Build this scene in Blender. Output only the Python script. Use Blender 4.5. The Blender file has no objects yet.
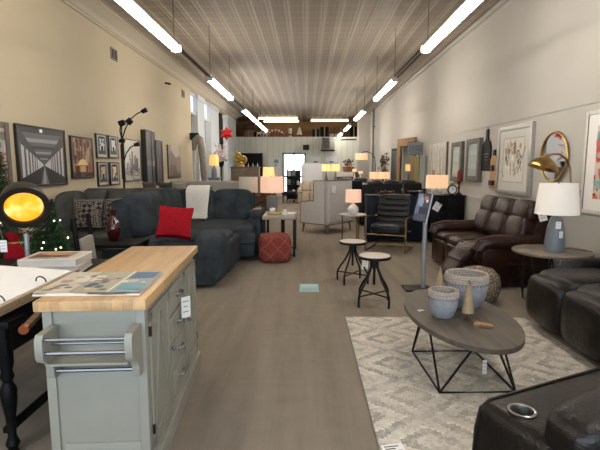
import bpy, bmesh, math, random
from mathutils import Vector, Matrix
random.seed(7)
PI = math.pi
sc = bpy.context.scene
COL = sc.collection

# ------------------------------------------------------------------ helpers
def lin(h):
    h = h.lstrip('#')
    o = []
    for i in (0, 2, 4):
        v = int(h[i:i+2], 16) / 255.0
        o.append(v / 12.92 if v <= 0.04045 else ((v + 0.055) / 1.055) ** 2.4)
    return (o[0], o[1], o[2], 1.0)

def sc_(c, k):
    return tuple(min(1.0, c[i] * k) for i in range(3)) + (1.0,)

def mix(a, b, t):
    return tuple(a[i] * (1 - t) + b[i] * t for i in range(3)) + (1.0,)

class NT:
    def __init__(s, name):
        s.m = bpy.data.materials.new(name)
        s.m.use_nodes = True
        s.t = s.m.node_tree
        s.t.nodes.clear()
        s.out = s.n('ShaderNodeOutputMaterial')
    def n(s, typ, **kw):
        nd = s.t.nodes.new(typ)
        for k, v in kw.items():
            setattr(nd, k, v)
        return nd
    def l(s, a, b):
        s.t.links.new(a, b)
    def bsdf(s, rough=.6, metal=0.0, spec=.5):
        b = s.n('ShaderNodeBsdfPrincipled')
        b.inputs['Roughness'].default_value = rough
        b.inputs['Metallic'].default_value = metal
        b.inputs['Specular IOR Level'].default_value = spec
        s.l(b.outputs[0], s.out.inputs[0])
        return b
    def coord(s, scale=(1, 1, 1), rot=(0, 0, 0), kind='Object'):
        tc = s.n('ShaderNodeTexCoord')
        mp = s.n('ShaderNodeMapping')
        mp.inputs['Scale'].default_value = scale
        mp.inputs['Rotation'].default_value = rot
        s.l(tc.outputs[kind], mp.inputs[0])
        return mp.outputs[0]
    def noise(s, vec, scale, detail=4, rough=.55):
        nd = s.n('ShaderNodeTexNoise')
        nd.inputs['Scale'].default_value = scale
        nd.inputs['Detail'].default_value = detail
        nd.inputs['Roughness'].default_value = rough
        s.l(vec, nd.inputs['Vector'])
        return nd.outputs[0]
    def ramp(s, fac, stops):
        r = s.n('ShaderNodeValToRGB')
        e = r.color_ramp.elements
        e[0].position, e[0].color = stops[0]
        e[1].position, e[1].color = stops[-1]
        for p, c in stops[1:-1]:
            x = e.new(p)
            x.color = c
        s.l(fac, r.inputs[0])
        return r.outputs[0]
    def math(s, op, a, b=None, clamp=False):
        m = s.n('ShaderNodeMath', operation=op)
        m.use_clamp = clamp
        for i, v in enumerate((a, b)):
            if v is None: continue
            if isinstance(v, (int, float)): m.inputs[i].default_value = v
            else: s.l(v, m.inputs[i])
        return m.outputs[0]
    def mixc(s, fac, a, b):
        m = s.n('ShaderNodeMixRGB')
        for i, v in enumerate((fac, a, b)):
            if isinstance(v, (int, float)): m.inputs[i].default_value = v
            elif isinstance(v, tuple): m.inputs[i].default_value = v
            else: s.l(v, m.inputs[i])
        return m.outputs[0]
    def bump(s, h, strength, dist=.01):
        b = s.n('ShaderNodeBump')
        b.inputs['Strength'].default_value = strength
        b.inputs['Distance'].default_value = dist
        s.l(h, b.inputs['Height'])
        return b.outputs[0]

MATS = {}
def plain(name, col, rough=.6, metal=0, spec=.5, var=.12, scale=14, bump=0, bscale=None, dist=.004, stretch=(1, 1, 1), sheen=0):
    """a Principled surface with gentle noise in colour and relief"""
    if name in MATS: return MATS[name]
    t = NT(name)
    b = t.bsdf(rough, metal, spec)
    v = t.coord(stretch)
    c = lin(col)
    nz = t.noise(v, scale)
    t.l(t.ramp(nz, [(.25, sc_(c, 1 - var)), (.75, sc_(c, 1 + var * .8))]), b.inputs['Base Color'])
    if bump:
        t.l(t.bump(t.noise(v, bscale or scale * 4, 3), bump, dist), b.inputs['Normal'])
    if sheen:
        b.inputs['Sheen Weight'].default_value = sheen
    MATS[name] = t.m
    return t.m

def leather(name, col, rough=.38, var=.3):
    t = NT(name)
    b = t.bsdf(rough, 0, .36)
    v = t.coord()
    c = lin(col)
    t.l(t.ramp(t.noise(v, 5, 5), [(.3, sc_(c, 1 - var)), (.7, sc_(c, 1 + var * .8))]), b.inputs['Base Color'])
    h = t.math('ADD', t.noise(v, 9, 6, .65), t.math('MULTIPLY', t.noise(v, 90, 2), .15))
    t.l(t.bump(h, .35, .03), b.inputs['Normal'])
    return t.m

def wood(name, a, b_, scale=1.0, axis=1, rough=.5, planks=0, contrast=1.0):
    t = NT(name)
    b = t.bsdf(rough)
    st = [14 * scale] * 3
    st[axis] = 1.1 * scale
    v = t.coord(tuple(st))
    nz = t.noise(v, 1.6, 8, .62)
    col = t.ramp(nz, [(.3, lin(a)), (.5, mix(lin(a), lin(b_), .5)), (.72, lin(b_))])
    if planks:
        v2 = t.coord()
        sx = t.n('ShaderNodeSeparateXYZ')
        t.l(v2, sx.inputs[0])
        cell = t.math('FLOOR', t.math('DIVIDE', sx.outputs[0], planks))
        wn = t.n('ShaderNodeTexWhiteNoise', noise_dimensions='2D')
        cmb = t.n('ShaderNodeCombineXYZ')
        t.l(cell, cmb.inputs[0])
        row = t.math('FLOOR', t.math('ADD', t.math('MULTIPLY', sx.outputs[1], 2.3), t.math('MULTIPLY', cell, .37)))
        t.l(row, cmb.inputs[1])
        t.l(cmb.outputs[0], wn.inputs['Vector'])
        hs = t.n('ShaderNodeHueSaturation')
        t.l(t.math('ADD', t.math('MULTIPLY', wn.outputs[0], .3), .84), hs.inputs['Value'])
        t.l(col, hs.inputs['Color'])
        col = hs.outputs[0]
    t.l(col, b.inputs['Base Color'])
    t.l(t.bump(nz, .15 * contrast, .004), b.inputs['Normal'])
    return t.m

def glow(name, col, strength, base=None, rough=.7, var=0):
    t = NT(name)
    b = t.bsdf(rough)
    b.inputs['Base Color'].default_value = lin(base or col)
    b.inputs['Emission Color'].default_value = lin(col)
    b.inputs['Emission Strength'].default_value = strength
    return t.m

def shiny(name, col, rough=.2):
    return plain(name, col, rough, 1.0, .5, .06, 6)

class MB:
    """collects shapes in one bmesh; build() links them as ONE mesh object"""
    def __init__(s):
        s.bm = bmesh.new()
        s.mi = 0
        s.xf = Matrix.Identity(4)
    def _v(s, p): return s.bm.verts.new(s.xf @ Vector(p))
    def _f(s, vs):
        try:
            f = s.bm.faces.new(vs)
            f.material_index = s.mi
            return f
        except ValueError:
            return None
    def box(s, c, d, bev=0, rot=None, seg=2):
        M = Matrix.Translation(Vector(c))
        if rot: M = M @ (Matrix.Rotation(rot[2], 4, 'Z') @ Matrix.Rotation(rot[1], 4, 'Y') @ Matrix.Rotation(rot[0], 4, 'X'))
        M = s.xf @ M @ Matrix.Diagonal((d[0], d[1], d[2], 1))
        r = bmesh.ops.create_cube(s.bm, size=1.0, matrix=M)
        fs = set()
        for v in r['verts']:
            fs.update(v.link_faces)
        for f in fs: f.material_index = s.mi
        if bev:
            es = set()
            for v in r['verts']: es.update(v.link_edges)
            rr = bmesh.ops.bevel(s.bm, geom=list(es), offset=bev, segments=seg, profile=.6, affect='EDGES', clamp_overlap=True)
            for f in rr['faces']: f.material_index = s.mi
        return s
    def b2(s, lo, hi, bev=0):
        return s.box([(lo[i] + hi[i]) / 2 for i in range(3)], [abs(hi[i] - lo[i]) for i in range(3)], bev)
    def tube(s, pts, r, seg=8, closed=False, cap=True):
        pts = [Vector(p) for p in pts]
        n = len(pts)
        rs = r if isinstance(r, (list, tuple)) else [r] * n
        rings = []
        prev = None
        for i, p in enumerate(pts):
            if closed: d = pts[(i + 1) % n] - pts[i - 1]
            elif i == 0: d = pts[1] - pts[0]
            elif i == n - 1: d = pts[-1] - pts[-2]
            else: d = (pts[i + 1] - p).normalized() + (p - pts[i - 1]).normalized()
            d.normalize()
            if prev is None:
                a = Vector((0, 0, 1)) if abs(d.z) < .9 else Vector((1, 0, 0))
                u = d.cross(a).normalized()
            else:
                u = (prev - d * prev.dot(d)).normalized()
            prev = u
            w = d.cross(u)
            rings.append([s._v(p + (u * math.cos(2 * PI * k / seg) + w * math.sin(2 * PI * k / seg)) * rs[i]) for k in range(seg)])
        m = n if closed else n - 1
        for i in range(m):
            a, b = rings[i], rings[(i + 1) % n]
            for k in range(seg):
                s._f((a[k], a[(k + 1) % seg], b[(k + 1) % seg], b[k]))
        if cap and not closed:
            s._f(rings[0][::-1])
            s._f(rings[-1])
        return s
    def lathe(s, prof, seg=24, c=(0, 0, 0), sx=1, sy=1):
        rings = []
        for r, z in prof:
            if r < 1e-5:
                rings.append([s._v((c[0], c[1], c[2] + z))])
            else:
                rings.append([s._v((c[0] + r * sx * math.cos(2 * PI * k / seg), c[1] + r * sy * math.sin(2 * PI * k / seg), c[2] + z)) for k in range(seg)])
        for a, b in zip(rings, rings[1:]):
            for k in range(seg):
                k2 = (k + 1) % seg
                if len(a) == 1 and len(b) == 1: continue
                if len(a) == 1: s._f((a[0], b[k2], b[k]))
                elif len(b) == 1: s._f((a[k], a[k2], b[0]))
                else: s._f((a[k], a[k2], b[k2], b[k]))
        if len(rings[0]) > 1: s._f(rings[0][::-1])
        if len(rings[-1]) > 1: s._f(rings[-1])
        return s
    def shell(s, prof, seg=32, c=(0, 0, 0), t=.004):
        """open lampshade: outer and inner wall"""
        pr = [(r, z) for r, z in prof] + [(r - t, z) for r, z in reversed(prof)]
        rings = [[s._v((c[0] + r * math.cos(2 * PI * k / seg), c[1] + r * math.sin(2 * PI * k / seg), c[2] + z)) for k in range(seg)] for r, z in pr]
        n = len(rings)
        for i in range(n):
            a, b = rings[i], rings[(i + 1) % n]
            for k in range(seg):
                s._f((a[k], a[(k + 1) % seg], b[(k + 1) % seg], b[k]))
        return s
    def prism(s, poly, a, b, plane='xz'):
        def P(u, v, w):
            return {'xz': (u, w, v), 'yz': (w, u, v), 'xy': (u, v, w)}[plane]
        A = [s._v(P(u, v, a)) for u, v in poly]
        B = [s._v(P(u, v, b)) for u, v in poly]
        n = len(poly)
        s._f(A)
        s._f(B[::-1])
        for i in range(n):
            s._f((A[i], B[i], B[(i + 1) % n], A[(i + 1) % n]))
        return s
    def cushion(s, c, d, n=5, seg=8, rot=None, pinch=0, puff=0):
        """rounded, softly filled block; pinch draws the middle of the sides in (throw pillow)"""
        M = Matrix.Translation(Vector(c))
        if rot: M = M @ (Matrix.Rotation(rot[2], 4, 'Z') @ Matrix.Rotation(rot[1], 4, 'Y') @ Matrix.Rotation(rot[0], 4, 'X'))
        vs = {}
        def vert(x, y, z):
            k = (round(x, 4), round(y, 4), round(z, 4))
            if k in vs: return vs[k]
            q = (abs(x) ** n + abs(y) ** n + abs(z) ** n) ** (1.0 / n)
            p = Vector((x / q, y / q, z / q))
            if pinch:
                e = max(abs(p.x), abs(p.z))
                th = max(0.0, (1 - abs(p.x) ** 2.2)) * max(0.0, (1 - abs(p.z) ** 2.2))
                p.y = math.copysign((th ** .45) * abs(y), y) if abs(y) > 1e-6 else 0
                p.x, p.z = x * (1 - pinch * (1 - z * z) * abs(x)), z * (1 - pinch * (1 - x * x) * abs(z))
            p = Vector((p.x * d[0] / 2, p.y * d[1] / 2, p.z * d[2] / 2))
            vs[k] = s._v(M @ p)
            return vs[k]
        g = [-1 + 2 * i / seg for i in range(seg + 1)]
        for ax in range(3):
            for sg in (-1, 1):
                for i in range(seg):
                    for j in range(seg):
                        q = []
                        for (a, b) in ((i, j), (i + 1, j), (i + 1, j + 1), (i, j + 1)):
                            p = [0, 0, 0]
                            p[ax] = sg
                            p[(ax + 1) % 3] = g[a]
                            p[(ax + 2) % 3] = g[b]
                            q.append(vert(*p))
                        if len(set(q)) == 4:
                            s._f(q if sg > 0 else q[::-1])
        return s
    def ball(s, c, r, sc3=(1, 1, 1), seg=12):
        prof = [(r * math.sin(PI * i / (seg // 2 + 2)), -r * math.cos(PI * i / (seg // 2 + 2)) * sc3[2]) for i in range(seg // 2 + 3)]
        return s.lathe(prof, seg, c, sc3[0], sc3[1])
    def build(s, name, mats, parent=None, loc=None, angle=40, smooth=True):
        bmesh.ops.remove_doubles(s.bm, verts=s.bm.verts, dist=1e-6)
        bmesh.ops.recalc_face_normals(s.bm, faces=s.bm.faces)
        me = bpy.data.meshes.new(name)
        s.bm.to_mesh(me)
        s.bm.free()
        for m in (mats if isinstance(mats, (list, tuple)) else [mats]):
            me.materials.append(m)
        if smooth:
            me.polygons.foreach_set('use_smooth', [True] * len(me.polygons))
            me.set_sharp_from_angle(angle=math.radians(angle))
        o = bpy.data.objects.new(name, me)
        COL.objects.link(o)
        if parent: o.parent = parent
        if loc: o.location = loc
        return o

def tag(o, label, cat, group=None, kind=None):
    o['label'] = label
    o['category'] = cat
    if group: o['group'] = group
    if kind: o['kind'] = kind
    return o

def thing(name, label, cat, loc=(0, 0, 0), rz=0, group=None):
    o = bpy.data.objects.new(name, None)
    COL.objects.link(o)
    o.location = loc
    o.rotation_euler = (0, 0, math.radians(rz))
    return tag(o, label, cat, group)

def struct(name, mb, mat):
    o = mb.build(name, mat)
    o['kind'] = 'structure'
    return o

def kids(o):
    return [x for x in COL.objects if x.parent == o]

def dup(root, loc, rz=0, label=None, group=None):
    r = root.copy()
    COL.objects.link(r)
    r.location = loc
    r.rotation_euler = (0, 0, math.radians(rz))
    if label: r['label'] = label
    if group: r['group'] = group
    for ch in kids(root):
        c = ch.copy()
        COL.objects.link(c)
        c.parent = r
        for g in kids(ch):
            d = g.copy()
            COL.objects.link(d)
            d.parent = c
    return r

# ------------------------------------------------------------------ picture surfaces (flat printed colour)
def print_mat(name, rough=.4):
    t = NT(name)
    b = t.bsdf(rough)
    a = t.n('ShaderNodeVertexColor')
    a.layer_name = 'Col'
    t.l(a.outputs[0], b.inputs['Base Color'])
    return t.m
PRINT = print_mat('printed_picture')
PRINTG = print_mat('glazed_picture', .08)
def art(parent, name, x0, x1, z0, z1, y, polys, mat=None, flat=False):
    """polys: [(hex, [(u,v)...])] painted in order, each a hair in front of the one before; local plane faces -Y (or +Z when flat)"""
    me = bpy.data.meshes.new(name)
    vs, fs, cs = [], [], []
    for k, (h, pl) in enumerate(polys):
        b = len(vs)
        for u, v in pl:
            u = min(1, max(0, u)); v = min(1, max(0, v))
            if flat: vs.append((x0 + (x1 - x0) * u, z0 + (z1 - z0) * v, y + k * .00004))
            else: vs.append((x0 + (x1 - x0) * u, y - k * .00004, z0 + (z1 - z0) * v))
        fs.append(list(range(b, len(vs))))
        cs.append(lin(h))
    me.from_pydata(vs, [], fs)
    ca = me.color_attributes.new('Col', 'FLOAT_COLOR', 'CORNER')
    for p in me.polygons:
        for li in p.loop_indices: ca.data[li].color = cs[p.index]
    me.materials.append(mat or PRINT)
    o = bpy.data.objects.new(name, me)
    COL.objects.link(o)
    o.parent = parent
    return o
FULL = [(0, 0), (1, 0), (1, 1), (0, 1)]
def rect(a, b, c, d): return [(a, b), (c, b), (c, d), (a, d)]
def blob(u, v, ru, rv, n=9, j=.25):
    return [(u + ru * math.cos(2 * PI * k / n) * (1 + random.uniform(-j, j)), v + rv * math.sin(2 * PI * k / n) * (1 + random.uniform(-j, j))) for k in range(n)]
def stroke(u0, v0, u1, v1, w):
    dx, dy = u1 - u0, v1 - v0
    L = math.hypot(dx, dy) or 1
    nx, ny = -dy / L * w / 2, dx / L * w / 2
    return [(u0 + nx, v0 + ny), (u0 - nx, v0 - ny), (u1 - nx, v1 - ny), (u1 + nx, v1 + ny)]

# ------------------------------------------------------------------ materials
M = {}
M['black_metal'] = plain('black_metal', '#0e0e10', .45, 0, .25, .1, 20)
M['dark_bronze'] = plain('dark_bronze', '#2a2621', .45, .3, .3, .15, 20)
M['steel'] = plain('brushed_steel', '#7f8083', .4, 1, .5, .1, 12, stretch=(1, 1, 20))
M['silver_paint'] = plain('silver_paint', '#9fa2a8', .4, .5)
M['brass'] = shiny('antique_brass', '#94794a', .28)
M['gold_frame'] = shiny('gold_metal', '#97805a', .35)
M['mirror'] = shiny('mirror_glass', '#d8d8d6', .03)
M['white_card'] = plain('white_card', '#e9e8e6', .7, var=.03)
M['ink'] = plain('black_ink', '#222226', .7, var=.05)
M['black_wood'] = plain('black_painted_wood', '#09090a', .5, 0, .15, var=.2)
M['navy_wood'] = plain('navy_black_wood', '#131a28', .5, 0, .15, var=.2)
M['sage'] = plain('sage_grey_paint', '#908f84', .5, var=.05, scale=6)
M['butcher'] = wood('butcher_block_maple', '#b08a5c', '#cbaa7c', 1.0, 1, .42, planks=.045)
M['grey_wood'] = wood('weathered_grey_wood', '#453f37', '#635a4e', 1.0, 1, .5, planks=.12)
M['brown_wood'] = wood('brown_wood', '#4d3524', '#755438', 1, 0, .45)
M['table_grey'] = wood('grey_brown_tabletop', '#6b6156', '#877b6d', 1, 0, .35)
M['taupe_top'] = wood('taupe_wood_top', '#8b8075', '#a89c8e', 1, 0, .4)
M['pale_top'] = wood('pale_stool_seat', '#a3968a', '#c6bbae', 1, 0, .4)
M['velvet'] = plain('charcoal_teal_plush', '#393f43', .95, 0, .1, var=.45, scale=4.5, bump=.3, bscale=6, dist=.02)
M['velvet2'] = plain('charcoal_green_plush', '#4c4d4b', .95, 0, .1, var=.4, scale=4.5, bump=.3, bscale=6, dist=.02)
M['brown_leather'] = leather('brown_leather', '#2a1610', .25)
M['black_leather'] = leather('black_brown_leather', '#120e0c', .34)
M['black_leather2'] = leather('soft_black_leather', '#111113', .36)
M['cream_leather'] = leather('cream_leather', '#bfb29c', .45, .12)
M['beige_fabric'] = plain('beige_upholstery', '#8d8880', .9, var=.1, scale=40, bump=.2, bscale=200)
M['grey_linen'] = plain('grey_linen_upholstery', '#b9b5b0', .9, var=.1, scale=30, bump=.2, bscale=220)
M['taupe_fabric'] = plain('taupe_upholstery', '#5d554d', .9, var=.15, scale=30)
M['red_fabric'] = plain('red_knit', '#8f1420', .9, 0, .1, var=.3, scale=60, bump=.5, bscale=120, dist=.006)
M['white_fluffy'] = plain('white_throw', '#d9d5cc', .95, var=.12, scale=30, bump=.6, bscale=80, dist=.01, sheen=.3)
M['oak_leg'] = plain('oak_trim', '#6c5644', .5, var=.15)
M['white_ceramic'] = plain('white_ceramic', '#e4e2de', .25, var=.03)
M['grey_ceramic'] = plain('grey_blue_ceramic', '#6d747c', .4, var=.12, scale=20)
M['red_glass'] = plain('dark_red_glass', '#380909', .1, var=.2, spec=.8)
M['pine'] = plain('pine_needles', '#2f4d30', .8, 0, .2, var=.5, scale=20)
M['bark'] = plain('bark', '#4a3527', .9)
M['shade_lit'] = glow('lit_linen_shade', '#ffc48e', .34, '#dcc6ae')
M['shade_pink'] = glow('lit_blush_shade', '#ffc09c', .3, '#d8c5b6')
M['shade_white'] = glow('lit_white_shade', '#fff0dc', .12, '#d6d2ca')
M['shade_yellow'] = glow('lit_yellow_shade', '#ffcb78', .5, '#dcc8a0')
M['shade_off'] = plain('cream_shade', '#d3c8b6', .9, var=.05)
M['tube'] = glow('fluorescent_diffuser', '#fff4e6', 20.0, '#ffffff')
M['fairy'] = glow('warm_bulb', '#ffe2a8', 4.0)
M['day_glass'] = glow('bright_daylit_pane', '#f2f6ff', 3.2, '#dfe6f0')
M['dull_pane'] = glow('overcast_pane', '#dfe6f2', .55, '#c8ced6')
M['paper'] = plain('paper_pages', '#d8d2c8', .8, var=.05, scale=10)
M['white_wood'] = plain('white_painted_wood', '#d6d6d2', .5, var=.04)
M['column_paint'] = plain('column_paint', '#bcc4cb', .6, var=.03)
M['dark_void'] = plain('dark_interior', '#141517', .8, var=.1)
M['cardboard'] = plain('cardboard', '#8f6f4c', .85, var=.1)
M['gold_leaf'] = plain('gold_paint', '#a98a48', .35, .7, var=.2)
M['clear_glass'] = plain('pale_glass', '#b9c0c0', .08, var=.1, spec=.8)
M['string'] = plain('grey_string', '#8a8a88', .8)
M['jute'] = plain('dried_jute', '#a89070', .95, var=.3, scale=60)
M['tag_ink'] = plain('grey_tag_print', '#85858a', .8)
M['bristle'] = plain('beige_bristle', '#9c8a6d', .95, var=.2, scale=60)

def make_tin():
    t = NT('pressed_tin_panels')
    b = t.bsdf(.5, 0, .4)
    v = t.coord()
    sx = t.n('ShaderNodeSeparateXYZ')
    t.l(v, sx.inputs[0])
    def ridges(o, period, sharp):
        q = t.math('ABSOLUTE', t.math('COSINE', t.math('MULTIPLY', o, PI / period)))
        return t.math('POWER', q, sharp)
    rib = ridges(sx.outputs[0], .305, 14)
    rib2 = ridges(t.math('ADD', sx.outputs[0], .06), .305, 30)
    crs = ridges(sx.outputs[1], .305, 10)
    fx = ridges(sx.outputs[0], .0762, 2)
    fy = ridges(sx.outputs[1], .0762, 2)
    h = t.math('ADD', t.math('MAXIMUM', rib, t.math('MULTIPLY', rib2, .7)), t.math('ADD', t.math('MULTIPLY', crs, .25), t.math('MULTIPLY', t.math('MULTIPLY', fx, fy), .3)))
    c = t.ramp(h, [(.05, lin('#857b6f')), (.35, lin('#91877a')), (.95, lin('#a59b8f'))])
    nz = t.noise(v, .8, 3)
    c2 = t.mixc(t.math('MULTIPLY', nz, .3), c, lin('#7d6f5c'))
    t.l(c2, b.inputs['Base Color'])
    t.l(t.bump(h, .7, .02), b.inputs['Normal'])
    return t.m
M['tin'] = make_tin()

def make_carpet():
    t = NT('brown_grey_carpet')
    b = t.bsdf(.95, 0, .1)
    v = t.coord()
    fine = t.noise(v, 130, 2)
    mid = t.noise(t.coord((1, 1, 1)), 7, 4)
    st = t.noise(t.coord((6.5, .5, 1)), 1.0, 3, .6)
    cr = t.noise(t.coord((1.2, 11, 1)), 1.0, 2, .5)
    tile = t.n('ShaderNodeTexChecker')
    tile.inputs['Scale'].default_value = 1.6
    t.l(t.coord(), tile.inputs[0])
    st2 = t.mixc(t.math('MULTIPLY', tile.outputs[1], .22), st, cr)
    br = t.ramp(st2, [(.3, lin('#766d61')), (.5, lin('#898073')), (.7, lin('#948a7d'))])
    c = t.mixc(t.math('MULTIPLY', fine, .7), br, lin('#675d51'))
    c = t.mixc(t.math('MULTIPLY', mid, .3), c, lin('#a0978b'))
    t.l(c, b.inputs['Base Color'])
    t.l(t.bump(fine, .4, .006), b.inputs['Normal'])
    return t.m
M['carpet'] = make_carpet()

def make_plaster(name, col, var=.05):
    t = NT(name)
    b = t.bsdf(.75, 0, .25)
    v = t.coord()
    c = lin(col)
    t.l(t.ramp(t.noise(v, 1.3, 5), [(.3, mix(c, (0, 0, 0), var)), (.7, c)]), b.inputs['Base Color'])
    t.l(t.bump(t.noise(v, 22, 4), .1, .01), b.inputs['Normal'])
    return t.m
M['cream_wall'] = make_plaster('cream_plaster', '#bbb098')
M['white_wall'] = make_plaster('pale_grey_plaster', '#b8b5ae')
M['trim_paint'] = make_plaster('cornice_paint', '#b9b0a0', .03)

def make_boards():
    t = NT('sage_board_wall')
    b = t.bsdf(.6)
    v = t.coord()
    sx = t.n('ShaderNodeSeparateXYZ')
    t.l(v, sx.inputs[0])
    fr = t.math('FRACT', t.math('DIVIDE', sx.outputs[0], .3))
    ln = t.math('LESS_THAN', fr, .08)
    c = t.mixc(ln, lin('#cfd1c6'), lin('#b4b6aa'))
    t.l(c, b.inputs['Base Color'])
    t.l(t.bump(t.math('SUBTRACT', 1.0, ln), .6, .01), b.inputs['Normal'])
    return t.m
M['boards'] = make_boards()

# ------------------------------------------------------------------ the setting
XL, XR, H, YF, YB = -3.75, 3.2, 4.2, -2.4, 27.0
mb = MB(); mb.b2((-7.2, YF, -.12), (3.45, YB + .2, 0)); struct('floor', mb, M['carpet'])
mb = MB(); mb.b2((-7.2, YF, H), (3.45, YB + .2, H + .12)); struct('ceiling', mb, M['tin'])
mb = MB()
mb.b2((XL - .2, YF, 0), (XL, 14.8, H))
mb.b2((XL - .2, 14.8, 3.98), (XL, 24, H))
struct('wall_left', mb, M['cream_wall'])
mb = MB(); mb.b2((XR, YF, 0), (XR + .2, YB, H)); struct('wall_right', mb, M['white_wall'])
mb = MB()
mb.b2((-7.0, 24, 0), (-1.3, 24.12, 3.12)); mb.b2((-.06, 24, 0), (XR, 24.12, 3.12)); mb.b2((-1.3, 24, 2.3), (-.06, 24.12, 3.12))
struct('wall_back', mb, M['boards'])
mb = MB(); mb.b2((-7, YB, 0), (XR, YB + .15, H)); struct('wall_loft', mb, plain('brown_panel_wall', '#8d6b48', .7, var=.25, scale=3))
mb = MB(); mb.b2((-7, 24.13, 2.85), (XR, YB - .01, 3.0)); struct('floor_loft', mb, M['brown_wood'])
mb = MB(); mb.b2((-7.2, 12.9, 0), (-7.0, YB, H)); mb.b2((-7, 12.7, 0), (XL - .21, 12.9, H)); struct('wall_annex', mb, M['cream_wall'])
mb = MB(); mb.b2((-6.9, 21.5, 2.75), (XL - .22, 23.95, 4.18)); struct('trim_4', mb, plain('dim_space_block', '#2a2622', .8))  # dark box added so the upper annex reads as dim space
# shop front behind the camera: wall with a wide window opening
mb = MB()
mb.b2((XL - .2, YF - .2, 0), (XR + .2, YF, .35)); mb.b2((XL - .2, YF - .2, 3.3), (XR + .2, YF, H))
mb.b2((XL - .2, YF - .2, .35), (XL + .15, YF, 3.3)); mb.b2((XR - .15, YF - .2, .35), (XR + .2, YF, 3.3))
mb.b2((-1.0, YF - .2, .35), (-.85, YF, 3.3)); mb.b2((.85, YF - .2, .35), (1.0, YF, 3.3))
struct('wall_front', mb, M['trim_paint'])
# columns of the left arcade
for i, (a, b) in enumerate(((15.65, 16.7), (17.75, 19.35), (21.5, 23.98))):
    mb = MB(); mb.b2((XL - .2, a, 0), (XL + .02, b, 3.98))
    mb.b2((XL - .22, a - .03, 3.8), (XL + .05, b + .0, 3.97)); mb.b2((XL - .22, a - .03, 0), (XL + .05, b, .2))
    struct('trim_%d' % (i + 1), mb, M['column_paint'])
# transom windows with bright slatted blinds, high in the first two openings
def transom(n, a, b):
    mb = MB(); mb.b2((XL - .16, a, 3.28), (XL - .04, b, 3.34)); mb.b2((XL - .16, a, 3.9), (XL - .04, b, 3.97))
    o = struct('window_%d' % n, mb, M['column_paint'])
    mb = MB(); mb.b2((XL - .15, a, 3.34), (XL - .135, b, 3.9)); mb.build('pane', M['dull_pane'], o)
    mb = MB()
    for k in range(7): mb.box((XL - .08, (a + b) / 2, 3.38 + k * .078), (.05, b - a - .04, .006), rot=(0, .5, 0))
    mb.build('blind', M['white_card'], o)
transom(1, 14.82, 15.62); transom(2, 16.72, 17.72)
# cornice along the left ceiling, thin bead on the right
prof = [(0, 0), (.05, 0), (.05, .06), (.1, .09), (.12, .16), (.2, .24), (.3, .28), (.34, .33), (.44, .35), (.44, .40), (0, .40)]
mb = MB(); mb.prism([(XL + u * .85, 4.02 + v * .449) for u, v in prof], YF, 24, 'xz'); struct('trim_5', mb, M['trim_paint'])
mb = MB(); mb.b2((XR - .06, YF, H - .07), (XR, YB, H)); struct('trim_6', mb, M['white_wall'])
mb = MB(); mb.b2((XR - .014, YF, .925), (XR, 13, .965)); struct('trim_7', mb, M['white_wall'])
mb = MB(); mb.b2((XR - .01, YF, 2.22), (XR, 24, 2.245)); struct('trim_8', mb, M['white_wall'])
mb = MB(); mb.b2((XR - .015, YF, 0), (XR, YB, .12)); struct('baseboard_right', mb, M['white_wall'])
mb = MB(); mb.b2((XL, YF, 0), (XL + .015, 14.8, .12)); struct('baseboard_left', mb, M['cream_wall'])
# pilaster near the right rear corner
mb = MB(); mb.b2((2.62, 23.3, 0), (XR, 23.98, 4.18)); struct('trim_9', mb, M['white_wall'])
# rear doorway: bright glazed double door
mb = MB()
for a, b in ((-1.3, -1.2), (-.16, -.06), (-.73, -.65)): mb.b2((a, 23.97, 0), (b, 24.1, 2.3))
mb.b2((-1.3, 23.97, 2.2), (-.06, 24.1, 2.3)); mb.b2((-1.2, 23.99, 0), (-.16, 24.08, .25)); mb.b2((-1.2, 23.99, 1.0), (-.16, 24.08, 1.1))
d = struct('door_1', mb, plain('aluminium_door', '#6b7078', .4, .5))
mb = MB(); mb.b2((-1.2, 24.06, .25), (-.73, 24.07, 2.2)); mb.b2((-.65, 24.06, .25), (-.16, 24.07, 2.2)); mb.build('pane', M['day_glass'], d)
mb = MB(); mb.tube([(-.76, 23.95, .9), (-.76, 23.93, 1.2)], .015); mb.build('door_handle', M['steel'], d)

# ceiling lights: suspended strip fixtures in two lines
def strip(loc, L=2.35, label='', group=None, rz=0, drop=.99, dm=None):
    t = thing('fluorescent_light', label, 'ceiling light', loc, rz, group)
    mb = MB(); mb.box((0, 0, .085), (.05, L, .04), .008)
    for s in (-1, 1): mb.box((0, s * L / 2, .03), (.14, .03, .1), .006)
    mb.build('housing', M['trim_paint'], t)
    mb = MB()
    mb.prism([(.056 * math.cos(2 * PI * k / 16), .025 + .05 * math.sin(2 * PI * k / 16)) for k in range(16)], -L / 2 + .02, L / 2 - .02, 'xz')
    mb.build('diffuser', dm or M['tube'], t)
    if drop:
        for s in (-1, 1):
            mb = MB(); mb.tube([(0, s * (L / 2 - .1), .08), (0, s * (L / 2 - .1), drop)], .005, 5); mb.build('hanging_wire', M['dark_bronze'], t)
    return t
ROWS = {'left': (.0, 4.06, 8.55, 12.95, 15.4, 17.85), 'right': (.0, 4.16, 8.7, 13.2, 17.6, 21.45)}
ordn = ('', 'nearest the camera', 'second', 'third', 'fourth', 'farthest')
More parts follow.
